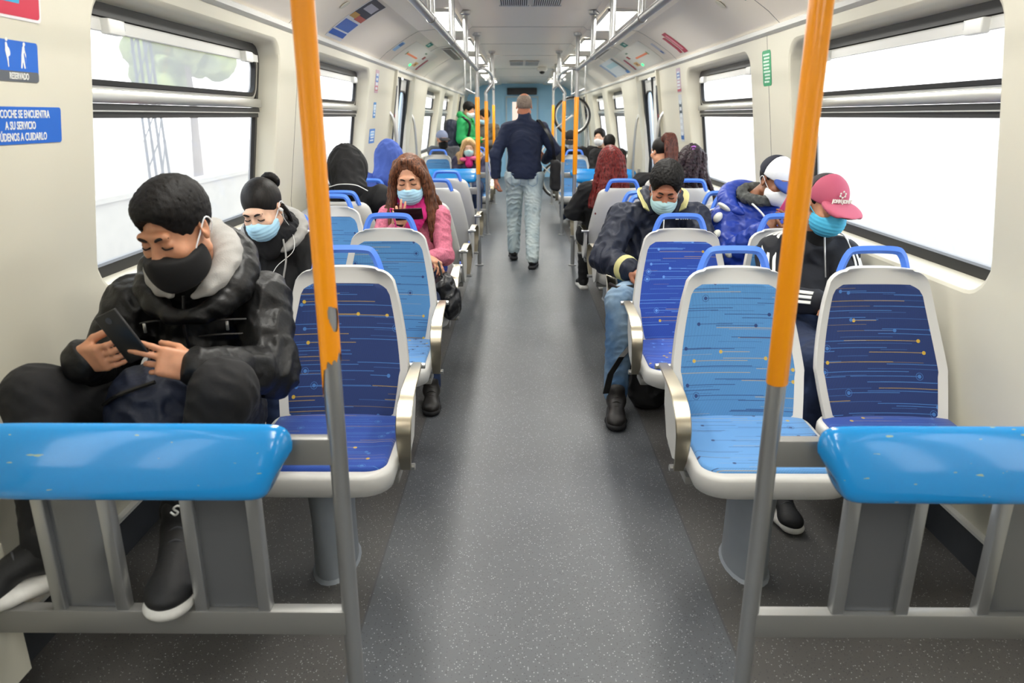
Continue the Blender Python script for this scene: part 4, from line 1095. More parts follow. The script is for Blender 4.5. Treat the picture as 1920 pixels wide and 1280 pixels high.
def dressed(root, J, H, skin, res=.006, hands=None, feet=False, legs=True):
    """the continuous body under the clothes"""
    f = Field(res); head_prims(f, H)
    f.cone(H(0, .030, -.055), J['neck'], .050, .054, .025)
    up = (J['neck']-J['pelvis']).normalized(); lat = (J['sb']-J['sa']).normalized(); fw = lat.cross(up)
    B = basis(lat, fw, up)
    f.ell(J['chest'], (.145, .095, .16), B, .05); f.ell(J['pelvis'], (.145, .10, .10), B, .05); f.cone(J['pelvis'], J['chest'], .10, .11, .05, sq=(fw, .8))
    f.cone(J['neck']-up*.03, J['sa'], .045, .045, .03); f.cone(J['neck']-up*.03, J['sb'], .045, .045, .03)
    for q in 'ab':
        f.cone(J['s'+q], J['e'+q], .045, .037, .02); f.cone(J['e'+q], J['w'+q], .036, .025, .015)
        if legs:
            f.cone(J['h'+q], J['k'+q], .078, .052, .03); f.cone(J['k'+q], J['f'+q], .050, .035, .02)
    for q, kw in (hands or {}).items(): hand_prims(f, J['w'+q], **kw)
    return f.build('body', skin, root)
def top_garment(root, J, mat, name='jacket', arm=(.068, .060, .046), torso=(1.12, 1.15), res=.007, puff=None, fold=.004, wl=.10, seed=3, belly=0., hem=None, collar=.0, extra=None):
    f = Field(res)
    up = (J['neck']-J['pelvis']).normalized(); lat = (J['sb']-J['sa']).normalized(); fw = lat.cross(up); B = basis(lat, fw, up)
    tw, td = torso
    f.ell(J['chest'], (.155*tw, .105*td, .175), B, .06)
    f.ell(J['pelvis']+up*.03, (.150*tw, .115*td, .105), B, .06)
    f.cone(J['pelvis']+up*.05, J['chest'], (.118+belly)*tw, .125*tw, .06, sq=(fw, .85))
    if puff:
        L = (J['chest']-J['pelvis']).length
        f.cone(J['pelvis']+up*.02, J['chest']+up*.08, .135*tw, .140*tw, .03, sq=(fw, .86*td), puff=puff)
    f.cone(J['neck']-up*.055, J['sa'], .060, arm[0], .04); f.cone(J['neck']-up*.055, J['sb'], .060, arm[0], .04)
    for q in 'ab':
        f.cone(J['s'+q], J['e'+q], arm[0], arm[1], .025, puff=puff); f.cone(J['e'+q], J['w'+q]+(J['e'+q]-J['w'+q]).normalized()*.015, arm[1], arm[2], .02, puff=puff)
    if collar: f.cone(J['neck']-up*.03, J['neck']+up*.02, .07, .062+collar*.2, .03)
    if extra: extra(f)
    f.disp = folds(fold, wl, seed)
    return f.build(name, mat, root)
def trousers(root, J, mat, name='trousers', r=(.098, .070, .056), res=.007, fold=.0035, seed=5):
    f = Field(res); up = V3((0, 0, 1)); lat = (J['hb']-J['ha']).normalized()
    f.cone(J['ha'], J['hb'], .112, .112, .04); f.cone(J['pelvis'], J['pelvis']+up*.05, .12, .115, .04)
    for q in 'ab':
        f.cone(J['h'+q], J['k'+q], r[0], r[1]+.004, .03); f.cone(J['k'+q], J['f'+q], r[1], r[2], .02)
    f.disp = folds(fold, .07, seed); return f.build(name, mat, root)
def hood_down(root, N, fw, mat, name='hood', r=.030, rad=(.095, .10), tilt=.35, back=1.35, res=.006, seed=4, op=(35, 325), drop=0., shift=(0, 0, 0)):
    """soft roll round the neck, open at the front; N = neck point, fw = facing"""
    f = Field(res); fw = V3(fw).normalized(); lat = fw.cross(V3((0, 0, 1))).normalized(); pts = []; rs = []
    N = V3(N)+V3(shift)
    for i in range(15):
        tp = min(1, (min(i, 14-i)+1.2)/4)
        a = R(op[0]+(op[1]-op[0])*i/14); c_ = math.cos(a)
        pts.append(N+fw*rad[1]*c_+lat*rad[0]*math.sin(a)+V3((0, 0, -tilt*rad[1]*c_-drop))); rs.append(r*(1+(back-1)*(.5-.5*c_))*tp)
    f.chain(pts, rs, .03); f.disp = folds(.003, .07, seed); return f.build(name, mat, root)
def seated(cx, yb, f=-1, lean=.0, head=None, dx=0, sh=.178, zs=0, **ov):
    P = lambda x, y, z: V3((cx+x, yb+f*y, z+zs))
    J = dict(pelvis=P(0, .36, .555), chest=P(dx*.5, .20+lean*.5, .86), neck=P(dx, .18+lean, 1.045),
             sa=P(dx*.9-sh, .17+lean*.95, .985), sb=P(dx*.9+sh, .17+lean*.95, .985), ea=P(-.24, .27+lean, .76), eb=P(.24, .27+lean, .76),
             wa=P(-.09, .47, .70), wb=P(.09, .47, .70), ha=P(-.09, .38, .56), hb=P(.09, .38, .56), ka=P(-.13, .80, .56), kb=P(.13, .80, .56), fa=P(-.13, .80, .10), fb=P(.13, .80, .10))
    for k, v in ov.items(): J[k] = V3(v)
    for k in ('ea', 'eb', 'sa', 'sb'): J[k].x = max(-1.385, min(1.385, J[k].x))
    return J
def person(x, y, label, group=None): return empty('person', (x, y, 0), label, 'person', group)

def lprop(name, mb, mat, root, **k): return mb.build(name, mat, root, **k)
def locks(f, H, specs, r=.016, wave=.012, seed=0):
    """long hair strands: specs = list of point lists in head space"""
    rs = random.Random(seed)
    for pts in specs:
        P = bez(pts, 4); ph = rs.uniform(0, 6); n = len(P); W_ = []
        for i, p in enumerate(P):
            g = i/n; W_.append(H(p.x+wave*g*math.sin(g*11+ph), p.y+wave*g*math.cos(g*9+ph), p.z))
        f.chain(W_, [r*(1.15-.55*(i/n)) for i in range(n)], .010)
def fan(side, n, top, mid, end, jx=.02, seed=1):
    rs = random.Random(seed); out = []
    for i in range(n):
        t = i/(n-1) if n > 1 else .5
        L = lambda a, b: a[0]+(b[0]-a[0])*t, 
        def q(a): return tuple(a[0][k]+(a[1][k]-a[0][k])*t+rs.uniform(-jx, jx)*(k != 2) for k in range(3))
        out.append([q(top), q(mid[0]), q(mid[1]), q(end)])
    return out

# ---- person 1: man in black quilted jacket, feet up on the partition ----
def man_black():
    r = person(-1.07, 2.2, 'man in black quilted jacket and black mask with a phone by the near left window')
    J = seated(-1.10, 2.6, dx=.04, pelvis=(-1.12, 2.22, .575), chest=(-1.10, 2.27, .80), neck=(-1.06, 2.16, 1.045), sa=(-1.262, 2.16, .945), sb=(-.885, 2.20, .950),
               ea=(-1.345, 2.03, .735), eb=(-.825, 2.06, .755), wa=(-1.232, 1.80, .885), wb=(-.925, 1.775, .872),
               ha=(-1.22, 2.18, .58), hb=(-1.02, 2.18, .58), ka=(-1.345, 1.76, .795), kb=(-.850, 1.76, .815), fa=(-1.275, 1.60, .470), fb=(-.968, 1.70, .50))
    H = Fr((-1.025, 1.985, 1.204), -15, 25, -3, 1.06)
    dressed(r, J, H, SKIN['tan'], .0045, dict(a=dict(d=(.93, -.42, .20), n=(.25, .85, .25), side=1, curls=[(10, 30, 25)]*4, thumb=(.5, .7, .5), spread=.03, sc=1.02),
                                              b=dict(d=(-.88, -.30, .30), n=(-.25, .8, -.35), side=-1, curls=[(2, 12, 8), (4, 14, 10), (30, 38, 20), (34, 42, 22)], thumb=(.5, .7, .6), spread=.09, sc=1.02)))
    top_garment(r, J, CL['nylon'], 'quilted_jacket', (.084, .076, .054), (1.22, 1.20), .0055, (.085, .006), .005, .10, 3, .02)
    trousers(r, J, CL['blackcot'], r=(.100, .080, .062), res=.007)
    hood_down(r, J['neck'], (.05, -1, 0), CL['fleece'], 'grey_hood', .027, (.100, .105), .75, 1.5, .005, 4, (18, 342), -.035, (.012, -.050, .0))
    hood_down(r, J['neck'], (.05, -1, 0), CL['nylon'], 'outer_hood', .036, (.130, .130), .70, 1.5, .006, 9, (-6, 366), .01, (.01, -.03, .0))
    short_hair(r, H, HAIR['blackshort'], .011, .004, 3, amp=.0025)
    mask(r, H, 'black', -.006, True, False, 1.12); brows(r, H)
    L = r.location
    # jacket front: placket, pocket zips, arm badge
    def onchest(px, pz, d=-1.99): return V3((px, d, pz))-L
    for i, x in enumerate((-1.182, -.945)):
        f = MB(); f.box(onchest(x, .905 if i else .902, 2.035 if not i else 2.055), (.009, .006, .030), bev=.002); f.build('zip_pull', M['alu'], r)
    for a, b, c in ((-1.20, -1.10, .925), (-1.01, -.885, .93), (-1.03, -.90, .885)):
        MB().tube(bez([onchest(a, c-.012, 2.045), onchest((a+b)/2, c, 2.028), onchest(b, c-.004, 2.052)], 6), .0035, 6).build('pocket_seam', M['rubber'], r)
    MB().tube(bez([onchest(-1.055, 1.0, 2.035), onchest(-1.06, .9, 2.025), onchest(-1.065, .80, 2.065)], 6), .005, 6).build('placket_seam', M['rubber'], r)
    f = MB(); f.box(V3((-.797, 2.165, .905))-L, (.006, .034, .030), bev=.002, rot=Matrix.Rotation(-.6, 3, 'Z')); f.build('sleeve_badge', M['dark'], r)
    shoe(r, (-.968, 1.685, .472), (.17, -1, -.03), (0, -.03, 1), sc=1.3); shoe(r, (-1.275, 1.600, .468), (-.75, -.66, -.06), (0, -.06, 1), sc=1.22)
    MB().tube(bez([V3((-.938, 1.628, .545))-L, V3((-.948, 1.622, .552))-L, V3((-.958, 1.622, .543))-L, V3((-.948, 1.622, .534))-L, V3((-.958, 1.624, .524))-L, V3((-.970, 1.628, .530))-L], 4), .0028, 6).build('white_ankle_mark', M['white'], r)
    # phone
    p = empty('smartphone', (-1.085, 1.745, .965), 'black smartphone held in both hands of the man in the black jacket', 'phone')
    z = V3((-.42, -.10, .85)).normalized(); y = V3((.05, .93, .25)); y = (y-z*y.dot(z)).normalized(); x = y.cross(z)
    B = basis(x, y, z)
    f = MB(); f.box((0, 0, 0), (.072, .009, .142), rot=B, bev=.004); f.build('case', M['black'], p)
    f = MB(); f.box(B @ V3((0, .0049, 0)), (.066, .001, .140), rot=B); f.build('screen', plain('dark_screen', '1a2230', .1), p)
    f = MB(); f.tube([B @ V3((.0, -.004, .050)), B @ V3((.0, -.0058, .050))], .009, 16); f.build('camera_lens', M['dark'], p)
    # bag on lap
    b = empty('backpack', (-1.08, 1.90, .70), 'navy cloth bag held on the lap of the man in the black jacket', 'bag')
    f = Field(.007); f.ell((-1.085, 1.86, .735), (.125, .115, .120), None, .05); f.ell((-1.08, 1.83, .66), (.125, .10, .10), None, .06); f.disp = folds(.006, .09, 2); f.build('bag_body', CL['navy'], b)
    MB().tube(bez([V3((-1.20, 1.80, .755))-b.location, V3((-1.13, 1.755, .80))-b.location, V3((-1.03, 1.762, .835))-b.location], 6), .006, 6).build('zip', M['black'], b)
man_black()

# ---- person 2: woman with bun and earphones ----
def woman_bun():
    r = person(-1.2, 3.2, 'woman with dark hair in a bun, white earphones and pale blue mask')
    J = seated(-1.2, 3.53, neck=(-1.185, 3.28, .985), chest=(-1.2, 3.33, .80), sa=(-1.345, 3.27, .925), sb=(-1.025, 3.27, .920), ea=(-1.385, 3.17, .72), eb=(-.975, 3.17, .72))
    H = Fr((-1.185, 3.13, 1.118), -10, 26, -4, .98)
    dressed(r, J, H, SKIN['fair'], .005, dict(a=dict(d=(.5, -.7, 0), n=(0, 0, -1), side=-1), b=dict(d=(-.5, -.7, 0), n=(0, 0, -1), side=1)))
    top_garment(r, J, CL['blackcot'], 'jacket', (.072, .062, .05), (1.12, 1.1), fold=.005)
    trousers(r, J, CL['darkjean'], res=.01)
    hood_down(r, J['neck'], (.0, -1, 0), CL['fleece'], 'grey_hood', .024, (.115, .11), .65, 1.5, .006, 4, (22, 338), -.01, (.0, -.03, 0))
    f = Field(.006); N = J['neck']
    f.chain([N+V3((.075*math.sin(a), -.05-.085*math.cos(a), .045-.02*math.cos(a))) for a in [i*PI/6 for i in range(13)]], .036, .03); f.ell(N+V3((0, -.12, -.02)), (.065, .045, .075), None, .04); f.disp = folds(.004, .06, 5); f.build('scarf', CL['blackknit'], r)
    # smooth hair pulled back with bun
    f = Field(.005); f.ell(H(0, .024, .036), H.r(.082, .099, .092), H.R, .02); f.ell(H(0, -.128, -.012), H.r(.071, .085, .072), H.R, .012, -1)
    for a in (-1, 1): f.ell(H(a*.09, -.01, -.035), H.r(.03, .05, .042), H.R, .01, -1)
    f.clip(H(0, 0, -.06), H.d(0, .4, -1)); f.build('hair', HAIR['black'], r)
    f = Field(.005); f.chain([H(.022+.026*math.cos(a), .112, .072+.024*math.sin(a)) for a in [i*PI/5 for i in range(11)]], .017, .004); f.disp = jit(3, .002, .015); f.build('bun', HAIR['black'], r)
    MB().tube(bez([H(.085, .02, .0)-r.location, H(.088, .04, -.06)-r.location, H(.075, .06, -.12)-r.location], 5), [.012]*5+[.01]*6, 8).build('hair_lock', HAIR['black'], r)
    mask(r, H, 'blue'); brows(r, H)
    e = MB().tube([H(.083, .0, -.006)-r.location, H(.096, -.006, -.010)-r.location], [.008, .006], 10).build('earphone', M['white'], r)
    L = r.location
    MB().tube(bez([H(.096, -.006, -.010)-L, H(.092, -.012, -.045)-L, N+V3((.10, -.09, .03))-L, N+V3((.115, -.135, -.05))-L, N+V3((.04, -.16, -.12))-L, N+V3((.0, -.17, -.2))-L], 6), .0016, 6).build('cable', M['white'], e)
    for a in (-1, 1): MB().tube(bez([N+V3((a*.075, -.14, .0))-L, N+V3((a*.085, -.155, -.08))-L, N+V3((a*.065, -.155, -.17))-L], 5), .0042, 8).build('drawstring', CL['fleece'], r)
woman_bun()

# ---- person 3: woman in pink ----
def woman_pink():
    r = person(-.69, 4.1, 'woman with long brown hair in pink jumper, magenta scarf and blue mask')
    J = seated(-.69, 4.43, neck=(-.69, 4.24, 1.02), chest=(-.69, 4.25, .82), sa=(-.835, 4.21, .945), sb=(-.535, 4.21, .945), ea=(-.90, 4.08, .735), eb=(-.500, 4.08, .735), wa=(-.735, 3.93, .925), wb=(-.565, 3.88, .765),
               ka=(-.78, 3.70, .57), kb=(-.56, 3.70, .56), fa=(-.78, 3.66, .10), fb=(-.55, 3.68, .10))
    H = Fr((-.690, 4.125, 1.168), 0, 17, -3, 1.03)
    dressed(r, J, H, SKIN['warm'], .0045, dict(a=dict(d=(.10, -.10, 1), n=(-.2, .95, .1), side=-1, curls=[(5, 12, 8), (5, 12, 8), (35, 50, 30), (38, 50, 30)], thumb=(.8, .5, .3), spread=.10, sc=.92),
                                              b=dict(d=(.55, -.5, -.25), n=(-.3, -.1, -.9), side=1, curls=[(25, 40, 25)]*4, sc=.9)))
    top_garment(r, J, CL['pink'], 'jumper', (.056, .050, .038), (1.0, 1.02), .005, None, .004, .08, 5)
    trousers(r, J, CL['darkjean'], r=(.085, .064, .048))
    f = Field(.005); N = J['neck']
    f.chain([N+V3((.062*math.sin(a), -.045-.075*math.cos(a), .035-.02*math.cos(a))) for a in [i*PI/6 for i in range(13)]], .027, .02)
    f.cone(N+V3((-.035, -.125, .03)), N+V3((.02, -.135, -.10)), .026, .045, .02, sq=((0, 1, 0), .6)); f.cone(N+V3((.06, -.10, .05)), N+V3((.05, -.135, -.06)), .032, .040, .02, sq=((0, 1, 0), .6))
    f.cone(N+V3((.03, -.135, -.06)), N+V3((-.01, -.145, -.17)), .045, .025, .02, sq=((0, 1, 0), .6)); f.disp = folds(.004, .05, 8); f.build('scarf', CL['magenta'], r)
    f = Field(.005); f.ell(H(0, .024, .036), H.r(.083, .099, .091), H.R, .02); f.ell(H(-.004, -.118, .008), H.r(.063, .080, .086), H.R, .010, -1)
    sp = fan(-1, 12, ((-.020, -.040, .108), (-.070, .03, .075)), (((-.080, -.045, .035), (-.090, .04, -.02)), ((-.100, -.060, -.12), (-.130, .03, -.14))), ((-.11, -.10, -.32), (-.20, -.02, -.33)), .008, 3)
    sp += fan(1, 10, ((.012, -.040, .108), (.070, .03, .075)), (((.079, -.045, .035), (.090, .04, -.03)), ((.088, -.040, -.12), (.125, .03, -.14))), ((.085, -.10, -.34), (.16, .0, -.27)), .008, 4)
    locks(f, H, sp, .0155, .020, 3); f.disp = jit(5, .002, .02); f.build('hair', HAIR['brown'], r)
    mask(r, H, 'blue', -.008, False); brows(r, H)
    L = r.location
    for a in (1,): MB().tube(bez([H(.062, -.04, -.045)-L, H(.078, -.01, -.025)-L, H(.084, .02, .0)-L], 4), .002, 6).build('ear_loop', M['white'], r)
    MB().tube(bez([H(.083, .0, -.03)-L, H(.085, -.02, -.10)-L, N+V3((.05, -.15, -.06))-L, N+V3((.0, -.17, -.16))-L], 6), .0016, 6).build('earphone_cable', CL['pink'], r)
    MB().tube([V3((-.730, 3.928, .948))-L, V3((-.733, 3.932, .938))-L], .030, 20).build('wristband', M['black'], r)
    shoe(r, (-.55, 3.66, .10), (.1, -1, 0), name='shoe', mats=('brown', 'dsole')); shoe(r, (-.78, 3.64, .10), (-.1, -1, 0), mats=('brown', 'dsole'))
    p = empty('smartphone', (-.665, 3.865, 1.000), 'dark red phone held flat by the woman in the pink jumper', 'phone')
    B = Matrix.Rotation(-.06, 3, 'Y') @ Matrix.Rotation(.5, 3, 'X')
    f = MB(); f.box((0, .0, 0), (.150, .009, .072), rot=B, bev=.004); f.build('case', plain('dark_maroon_case', '24070f', .25), p)
    f = MB(); f.box(B @ V3((0, .005, 0)), (.14, .001, .064), rot=B); f.build('screen', M['black'], p)
    MB().tube(bez([V3((-.075, 0, .02)), V3((-.095, -.01, .03)), V3((-.09, -.012, .0)), V3((-.07, -.012, -.05)), V3((-.06, -.01, -.2))], 6), .0035, 8).build('lanyard', CL['magenta'], p)
    b = empty('handbag', (-.46, 3.86, .50), 'black leather handbag on the lap of the woman in pink, hanging beside the armrest', 'bag')
    f = Field(.007); f.ell((-.490, 3.86, .60), (.060, .12, .085), None, .04); f.ell((-.45, 3.85, .515), (.055, .12, .085), None, .05); f.disp = folds(.007, .08, 4); f.build('bag_body', plain('black_leather', '0f0f12', .35, 0, 30, .5, .01), b)
    MB().tube(bez([V3((-.49, 3.80, .68))-b.location, V3((-.51, 3.83, .75))-b.location, V3((-.51, 3.92, .68))-b.location], 6), .006, 8).build('bag_strap', M['black'], b)
woman_pink()

# ---- person 4/5: hooded people seen from behind ----
def hooded(x, y, yb, mat, label, H, hs, J, ear=False, peak=.0):
    r = person(x, y, label)
    dressed(r, J, H, SKIN['warm'], .008, dict(a=dict(d=(.3, .7, 0), n=(0, 0, -1), side=1), b=dict(d=(-.3, .7, 0), n=(0, 0, -1), side=-1)))
    top_garment(r, J, mat, 'hoodie', (.085, .072, .052), (1.2, 1.15), .008, None, .006, .12, 7)
    trousers(r, J, CL['blackcot'], res=.011)
    f = Field(.007); f.ell(H(0, .035, .03), H.r(.112*hs, .128*hs, .128*hs), H.R, .03); f.ell(H(0, -.02, .04), H.r(.10*hs, .11*hs, .105*hs), H.R, .03)
    f.cone(H(0, .045, -.02), J['neck']+V3((0, -.01, .02)), .102*hs, .098*hs, .04); f.cone(H(0, .09+peak*.3, .10), H(0, .05, .0), .05+peak, .08, .05)
    f.ell(H(0, -.135, -.01), H.r(.070, .085, .09), H.R, .02, -1)
    f.disp = folds(.005, .09, 11); f.build('hood', mat, r)
    return r
J = seated(-1.2, 4.70, 1, neck=(-1.20, 4.90, 1.02), chest=(-1.20, 4.93, .83), sa=(-1.385, 4.92, .965), sb=(-1.005, 4.88, .975), ea=(-1.40, 5.05, .74), eb=(-.955, 5.0, .74))
r = hooded(-1.2, 4.9, 4.7, CL['blackcot'], 'person in a black hood seen from behind, by the second left window', Fr((-1.235, 5.00, 1.120), 180, 25, 0, 1.05), 1.12, J, peak=.01)
MB().tube(bez([V3((-1.32, 4.80, 1.055))-r.location, V3((-1.24, 4.775, 1.075))-r.location, V3((-1.14, 4.775, 1.07))-r.location, V3((-1.07, 4.81, 1.03))-r.location], 6), .003, 8).build('drawcord', M['white'], r)
J = seated(-1.15, 5.62, 1, neck=(-1.13, 5.82, 1.03), chest=(-1.15, 5.85, .83), sa=(-1.32, 5.84, 1.0), sb=(-.97, 5.82, 1.0))
hooded(-1.15, 5.85, 5.62, CL['hoodblue'], 'person in a blue fleece hood seen from behind, beside the left wall before the door', Fr((-1.11, 5.90, 1.155), 190, 10, 0, 1.0), 1.0, J)

# ---- walking man ----
def walker():
    r = person(-.03, 7.65, 'grey haired man in navy jumper and pale jeans walking away down the aisle')
    J = dict(pelvis=V3((-.02, 7.65, .93)), chest=V3((-.02, 7.66, 1.24)), neck=V3((-.02, 7.68, 1.47)), sa=V3((-.195, 7.67, 1.375)), sb=V3((.155, 7.67, 1.375)),
             ea=V3((-.315, 7.60, 1.12)), eb=V3((.285, 7.68, 1.17)), wa=V3((-.315, 7.60, .87)), wb=V3((.20, 7.86, 1.05)),
             ha=V3((-.115, 7.65, .90)), hb=V3((.075, 7.65, .90)), ka=V3((-.125, 7.78, .50)), kb=V3((.065, 7.56, .48)), fa=V3((-.130, 7.76, .13)), fb=V3((.065, 7.30, .115)))
    H = Fr((-.025, 7.70, 1.597), 180, 4, 0, .98)
    dressed(r, J, H, SKIN['ruddy'], .006, dict(a=dict(d=(0, -.05, -1), n=(1, .2, 0), side=1, curls=[(30, 45, 30)]*4), b=dict(d=(-.5, .5, .4), n=(-.5, -.6, 0), side=1, curls=[(40, 50, 30)]*4)))
    top_garment(r, J, CL['navyknit'], 'jumper', (.066, .064, .048), (1.10, 1.22), .007, None, .004, .10, 9, .02, collar=.03, extra=lambda f: (f.cone((-.02, 7.65, .92), (-.02, 7.66, 1.2), .165, .160, .05, sq=((0, 1, 0), .90)), f.clip((0, 0, .885), (0, 0, -1))))
    f = Field(.006); f.cone(J['neck']+V3((0, .0, .0)), J['neck']+V3((0, .012, .05)), .066, .058, .01); f.build('collar', CL['navyknit'], r)
    f = Field(.006)
    for q in 'ab':
        f.cone(J['h'+q], J['k'+q], .100, .078, .03); f.cone(J['k'+q], J['f'+q]+V3((0, 0, .0)), .076, .064, .02)
    f.cone(J['ha']+V3((0, -.01, .0)), J['hb']+V3((0, -.01, .0)), .110, .110, .03); f.clip((0, 0, .95), (0, 0, 1))
    f.disp = folds(.005, .07, 5); tr = f.build('jeans', CL['palejean'], r)
    L = r.location
    for a in (-1, 1):
        c = V3((-.02+a*.085, 7.515, .885))-L
        MB().tube([c+V3((-.05, .012, .05)), c+V3((.05, .012, .05)), c+V3((.045, .006, -.05)), c+V3((0, .0, -.075)), c+V3((-.045, .006, -.05)), c+V3((-.05, .012, .05))], .0025, 6).build('back_pocket', CL['denim'], tr)
    f = Field(.006); f.ell(H(0, .024, .030), H.r(.080, .100, .088), H.R, .02); f.ell(H(0, -.09, .045), H.r(.10, .10, .10), H.R, .02, -1); f.ell(H(0, .01, .12), H.r(.052, .08, .035), H.R, .02, -1)
    for a in (-1, 1): f.ell(H(a*.085, -.005, -.030), H.r(.030, .038, .042), H.R, .008, -1)
    f.clip(H(0, 0, -.06), H.d(0, .1, -1)); f.build('hair', HAIR['grey'], r)
    shoe(r, (-.130, 7.76, .115), (-.08, .95, .0), mats=('black', 'dsole')); shoe(r, (.065, 7.30, .105), (.15, 1, -.0), mats=('black', 'dsole'))
    b = empty('shoulder_bag', (.27, 7.62, .85), 'black shoulder bag hanging at the right side of the walking man', 'bag')
    f = Field(.007); f.rbox((.295, 7.56, .92), (.050, .14, .15), .035, None, .02); f.disp = folds(.004, .1, 3); f.build('bag_body', CL['blackcot'], b)
    MB().strap([p-b.location for p in bez([V3((.29, 7.60, 1.06)), V3((.255, 7.545, 1.25)), V3((.17, 7.565, 1.40)), V3((.115, 7.67, 1.462)), V3((.15, 7.76, 1.38)), V3((.25, 7.78, 1.2)), V3((.30, 7.66, 1.06))], 6)], .035, .004, (1, .2, .1)).build('bag_strap', M['black'], b)
walker()

# ---- man in navy jacket with yellow collar ----
def man_navy():
    r = person(.74, 4.1, 'man in navy jacket with yellow lined collar and pale mask, head bowed beside the aisle')
    J = seated(.73, 4.43, neck=(.73, 4.19, 1.04), chest=(.72, 4.24, .82), sa=(.520, 4.17, .935), sb=(.935, 4.20, .930), ea=(.405, 4.02, .735), eb=(.985, 4.02, .72), wa=(.515, 3.80, .715), wb=(.80, 3.80, .72),
               ka=(.46, 3.66, .575), kb=(.82, 3.70, .57), fa=(.43, 3.52, .12), fb=(.80, 3.62, .12))
    H = Fr((.728, 4.045, 1.128), -8, 32, 4, 1.04)
    dressed(r, J, H, SKIN['ruddy'], .0045, dict(a=dict(d=(.55, -.45, -.1), n=(.4, .1, -.9), side=-1, curls=[(25, 35, 20)]*4), b=dict(d=(-.6, -.5, .1), n=(0, .3, -1), side=1, curls=[(25, 35, 20)]*4)))
    jk = top_garment(r, J, CL['navy'], 'jacket', (.088, .080, .060), (1.22, 1.22), .006, None, .007, .11, 13, .02)
    trousers(r, J, CL['denim'], r=(.100, .082, .060), res=.006)
    N = J['neck']; L = r.location
    # stand-up collar with yellow lining
    for a in (-1, 1):
        f = Field(.005); f.chain([N+V3((a*.02, .075, .03)), N+V3((a*.075, .055, .045)), N+V3((a*.100, -.02, .03)), N+V3((a*.092, -.085, -.005)), N+V3((a*.070, -.115, -.05))], [.022, .028, .030, .030, .022], .02); f.build('collar', CL['navy'], r)
        P_ = bez([N+V3((a*.060, .075, .055)), N+V3((a*.108, .03, .062)), N+V3((a*.128, -.045, .045)), N+V3((a*.118, -.115, .010)), N+V3((a*.100, -.145, -.035))], 6); n_ = len(P_)
        MB().strap([p-L for p in P_], [.012+.034*min(1, 1.6*i/n_) for i in range(n_)], .008, (a*.75, -.35, .45)).build('collar_lining', CL['yellow'], r)
    MB().tube([N+V3((0, -.148, -.04))-L, N+V3((-.005, -.17, -.12))-L, N+V3((-.01, -.185, -.25))-L], .0035, 8).build('zip', M['alu'], r)
    dd_ = (J['ea']-J['wa']).normalized(); MB().tube([J['wa']+dd_*q-L for q in (.055, .048, .025, .008, .004)], [.058, .071, .070, .066, .052], 24).build('cuff', CL['yellow'], r)
    f = Field(.006); f.ell((.72, 4.04, .66), (.22, .17, .055), None, .03); f.disp = folds(.005, .07, 3); f.build('jacket_hem', CL['khaki'], r)
    f = MB(); f.poly([V3(p)-L for p in ((.452, 3.988, .90), (.475, 3.982, .905), (.482, 3.955, .845), (.462, 3.950, .80))]); 
    f = Field(.004); f.cone((.470, 4.055, .895), (.480, 4.03, .83), .013, .009, .004, sq=((0, 1, 0), .6)); f.build('yellow_trim', CL['yellow'], r)
    short_hair(r, H, HAIR['blackshort'], .017, -.002, 6, amp=.004, nape=-.04); mask(r, H, 'mint', -.004); brows(r, H)
    t = text_obj('chest_lettering', 'ENTRA', .035, M['white'], r, V3((.828, 4.015, .965))-L, (R(66), 0, R(8)), .8, bold=.0012)
    MB().tube([V3((.40, 3.70, .66))-L, V3((.43, 3.64, .655))-L, V3((.50, 3.66, .655))-L, V3((.55, 3.72, .65))-L], .010, 8).build('knee_strap', M['black'], r)
    shoe(r, (.43, 3.49, .115), (-.12, -1, 0), mats=('brown', 'dsole'), sc=1.1); shoe(r, (.80, 3.60, .115), (0, -1, 0), mats=('brown', 'dsole'), sc=1.1)
    b = empty('backpack', (.60, 3.62, .25), 'dark backpack on the floor between the legs of the man in navy', 'bag')
    f = Field(.009); f.rbox((.615, 3.66, .25), (.10, .12, .245), .07, None, .03); f.disp = folds(.006, .1, 3); f.build('bag_body', CL['blackcot'], b)
    MB().strap([V3(p)-b.location for p in ((.53, 3.56, .40), (.44, 3.45, .34), (.385, 3.42, .26), (.365, 3.41, .16))], .035, .006, (1, .2, 0)).build('bag_strap', M['black'], b)
man_navy()

def cap(root, H, crown, front, brim, label=None, sc=1.0, tip=.0, under=None, split=.02):
    f = Field(.005); f.ell(H(0, .022, .042), H.r(.089*sc, .104*sc, .094*sc), H.R, .02); f.clip(H(0, 0, .028), H.d(0, .12, -1)); 
    if split: f.clip(H(0, split, 0), H.d(0, -1, 0))
    o = f.build('cap', crown, root)
    f = Field(.005); f.ell(H(0, .018, .044), H.r(.0895*sc, .1045*sc, .096*sc), H.R, .02); f.clip(H(0, 0, .026), H.d(0, .12, -1)); f.clip(H(0, split, 0), H.d(0, 1, 0)); f.build('front_panel', front, root, parent=o)
    f = Field(.005); f.ell(H(0, -.115, .020-tip), H.r(.080*sc, .082*sc, .011), H.R @ Matrix.Rotation(.18, 3, 'X'), .01)
    for a in (-1, 1): f.ell(H(a*.055, -.11, .012-tip), H.r(.022, .06, .010), H.R @ Matrix.Rotation(.18, 3, 'X'), .02)
    f.build('brim', brim, root, parent=o)
    if under:
        f = Field(.004); f.ell(H(0, -.113, .0135-tip), H.r(.076*sc, .078*sc, .0075), H.R @ Matrix.Rotation(.18, 3, 'X'), .01); f.build('brim_underside', under, root, parent=o)
    return o
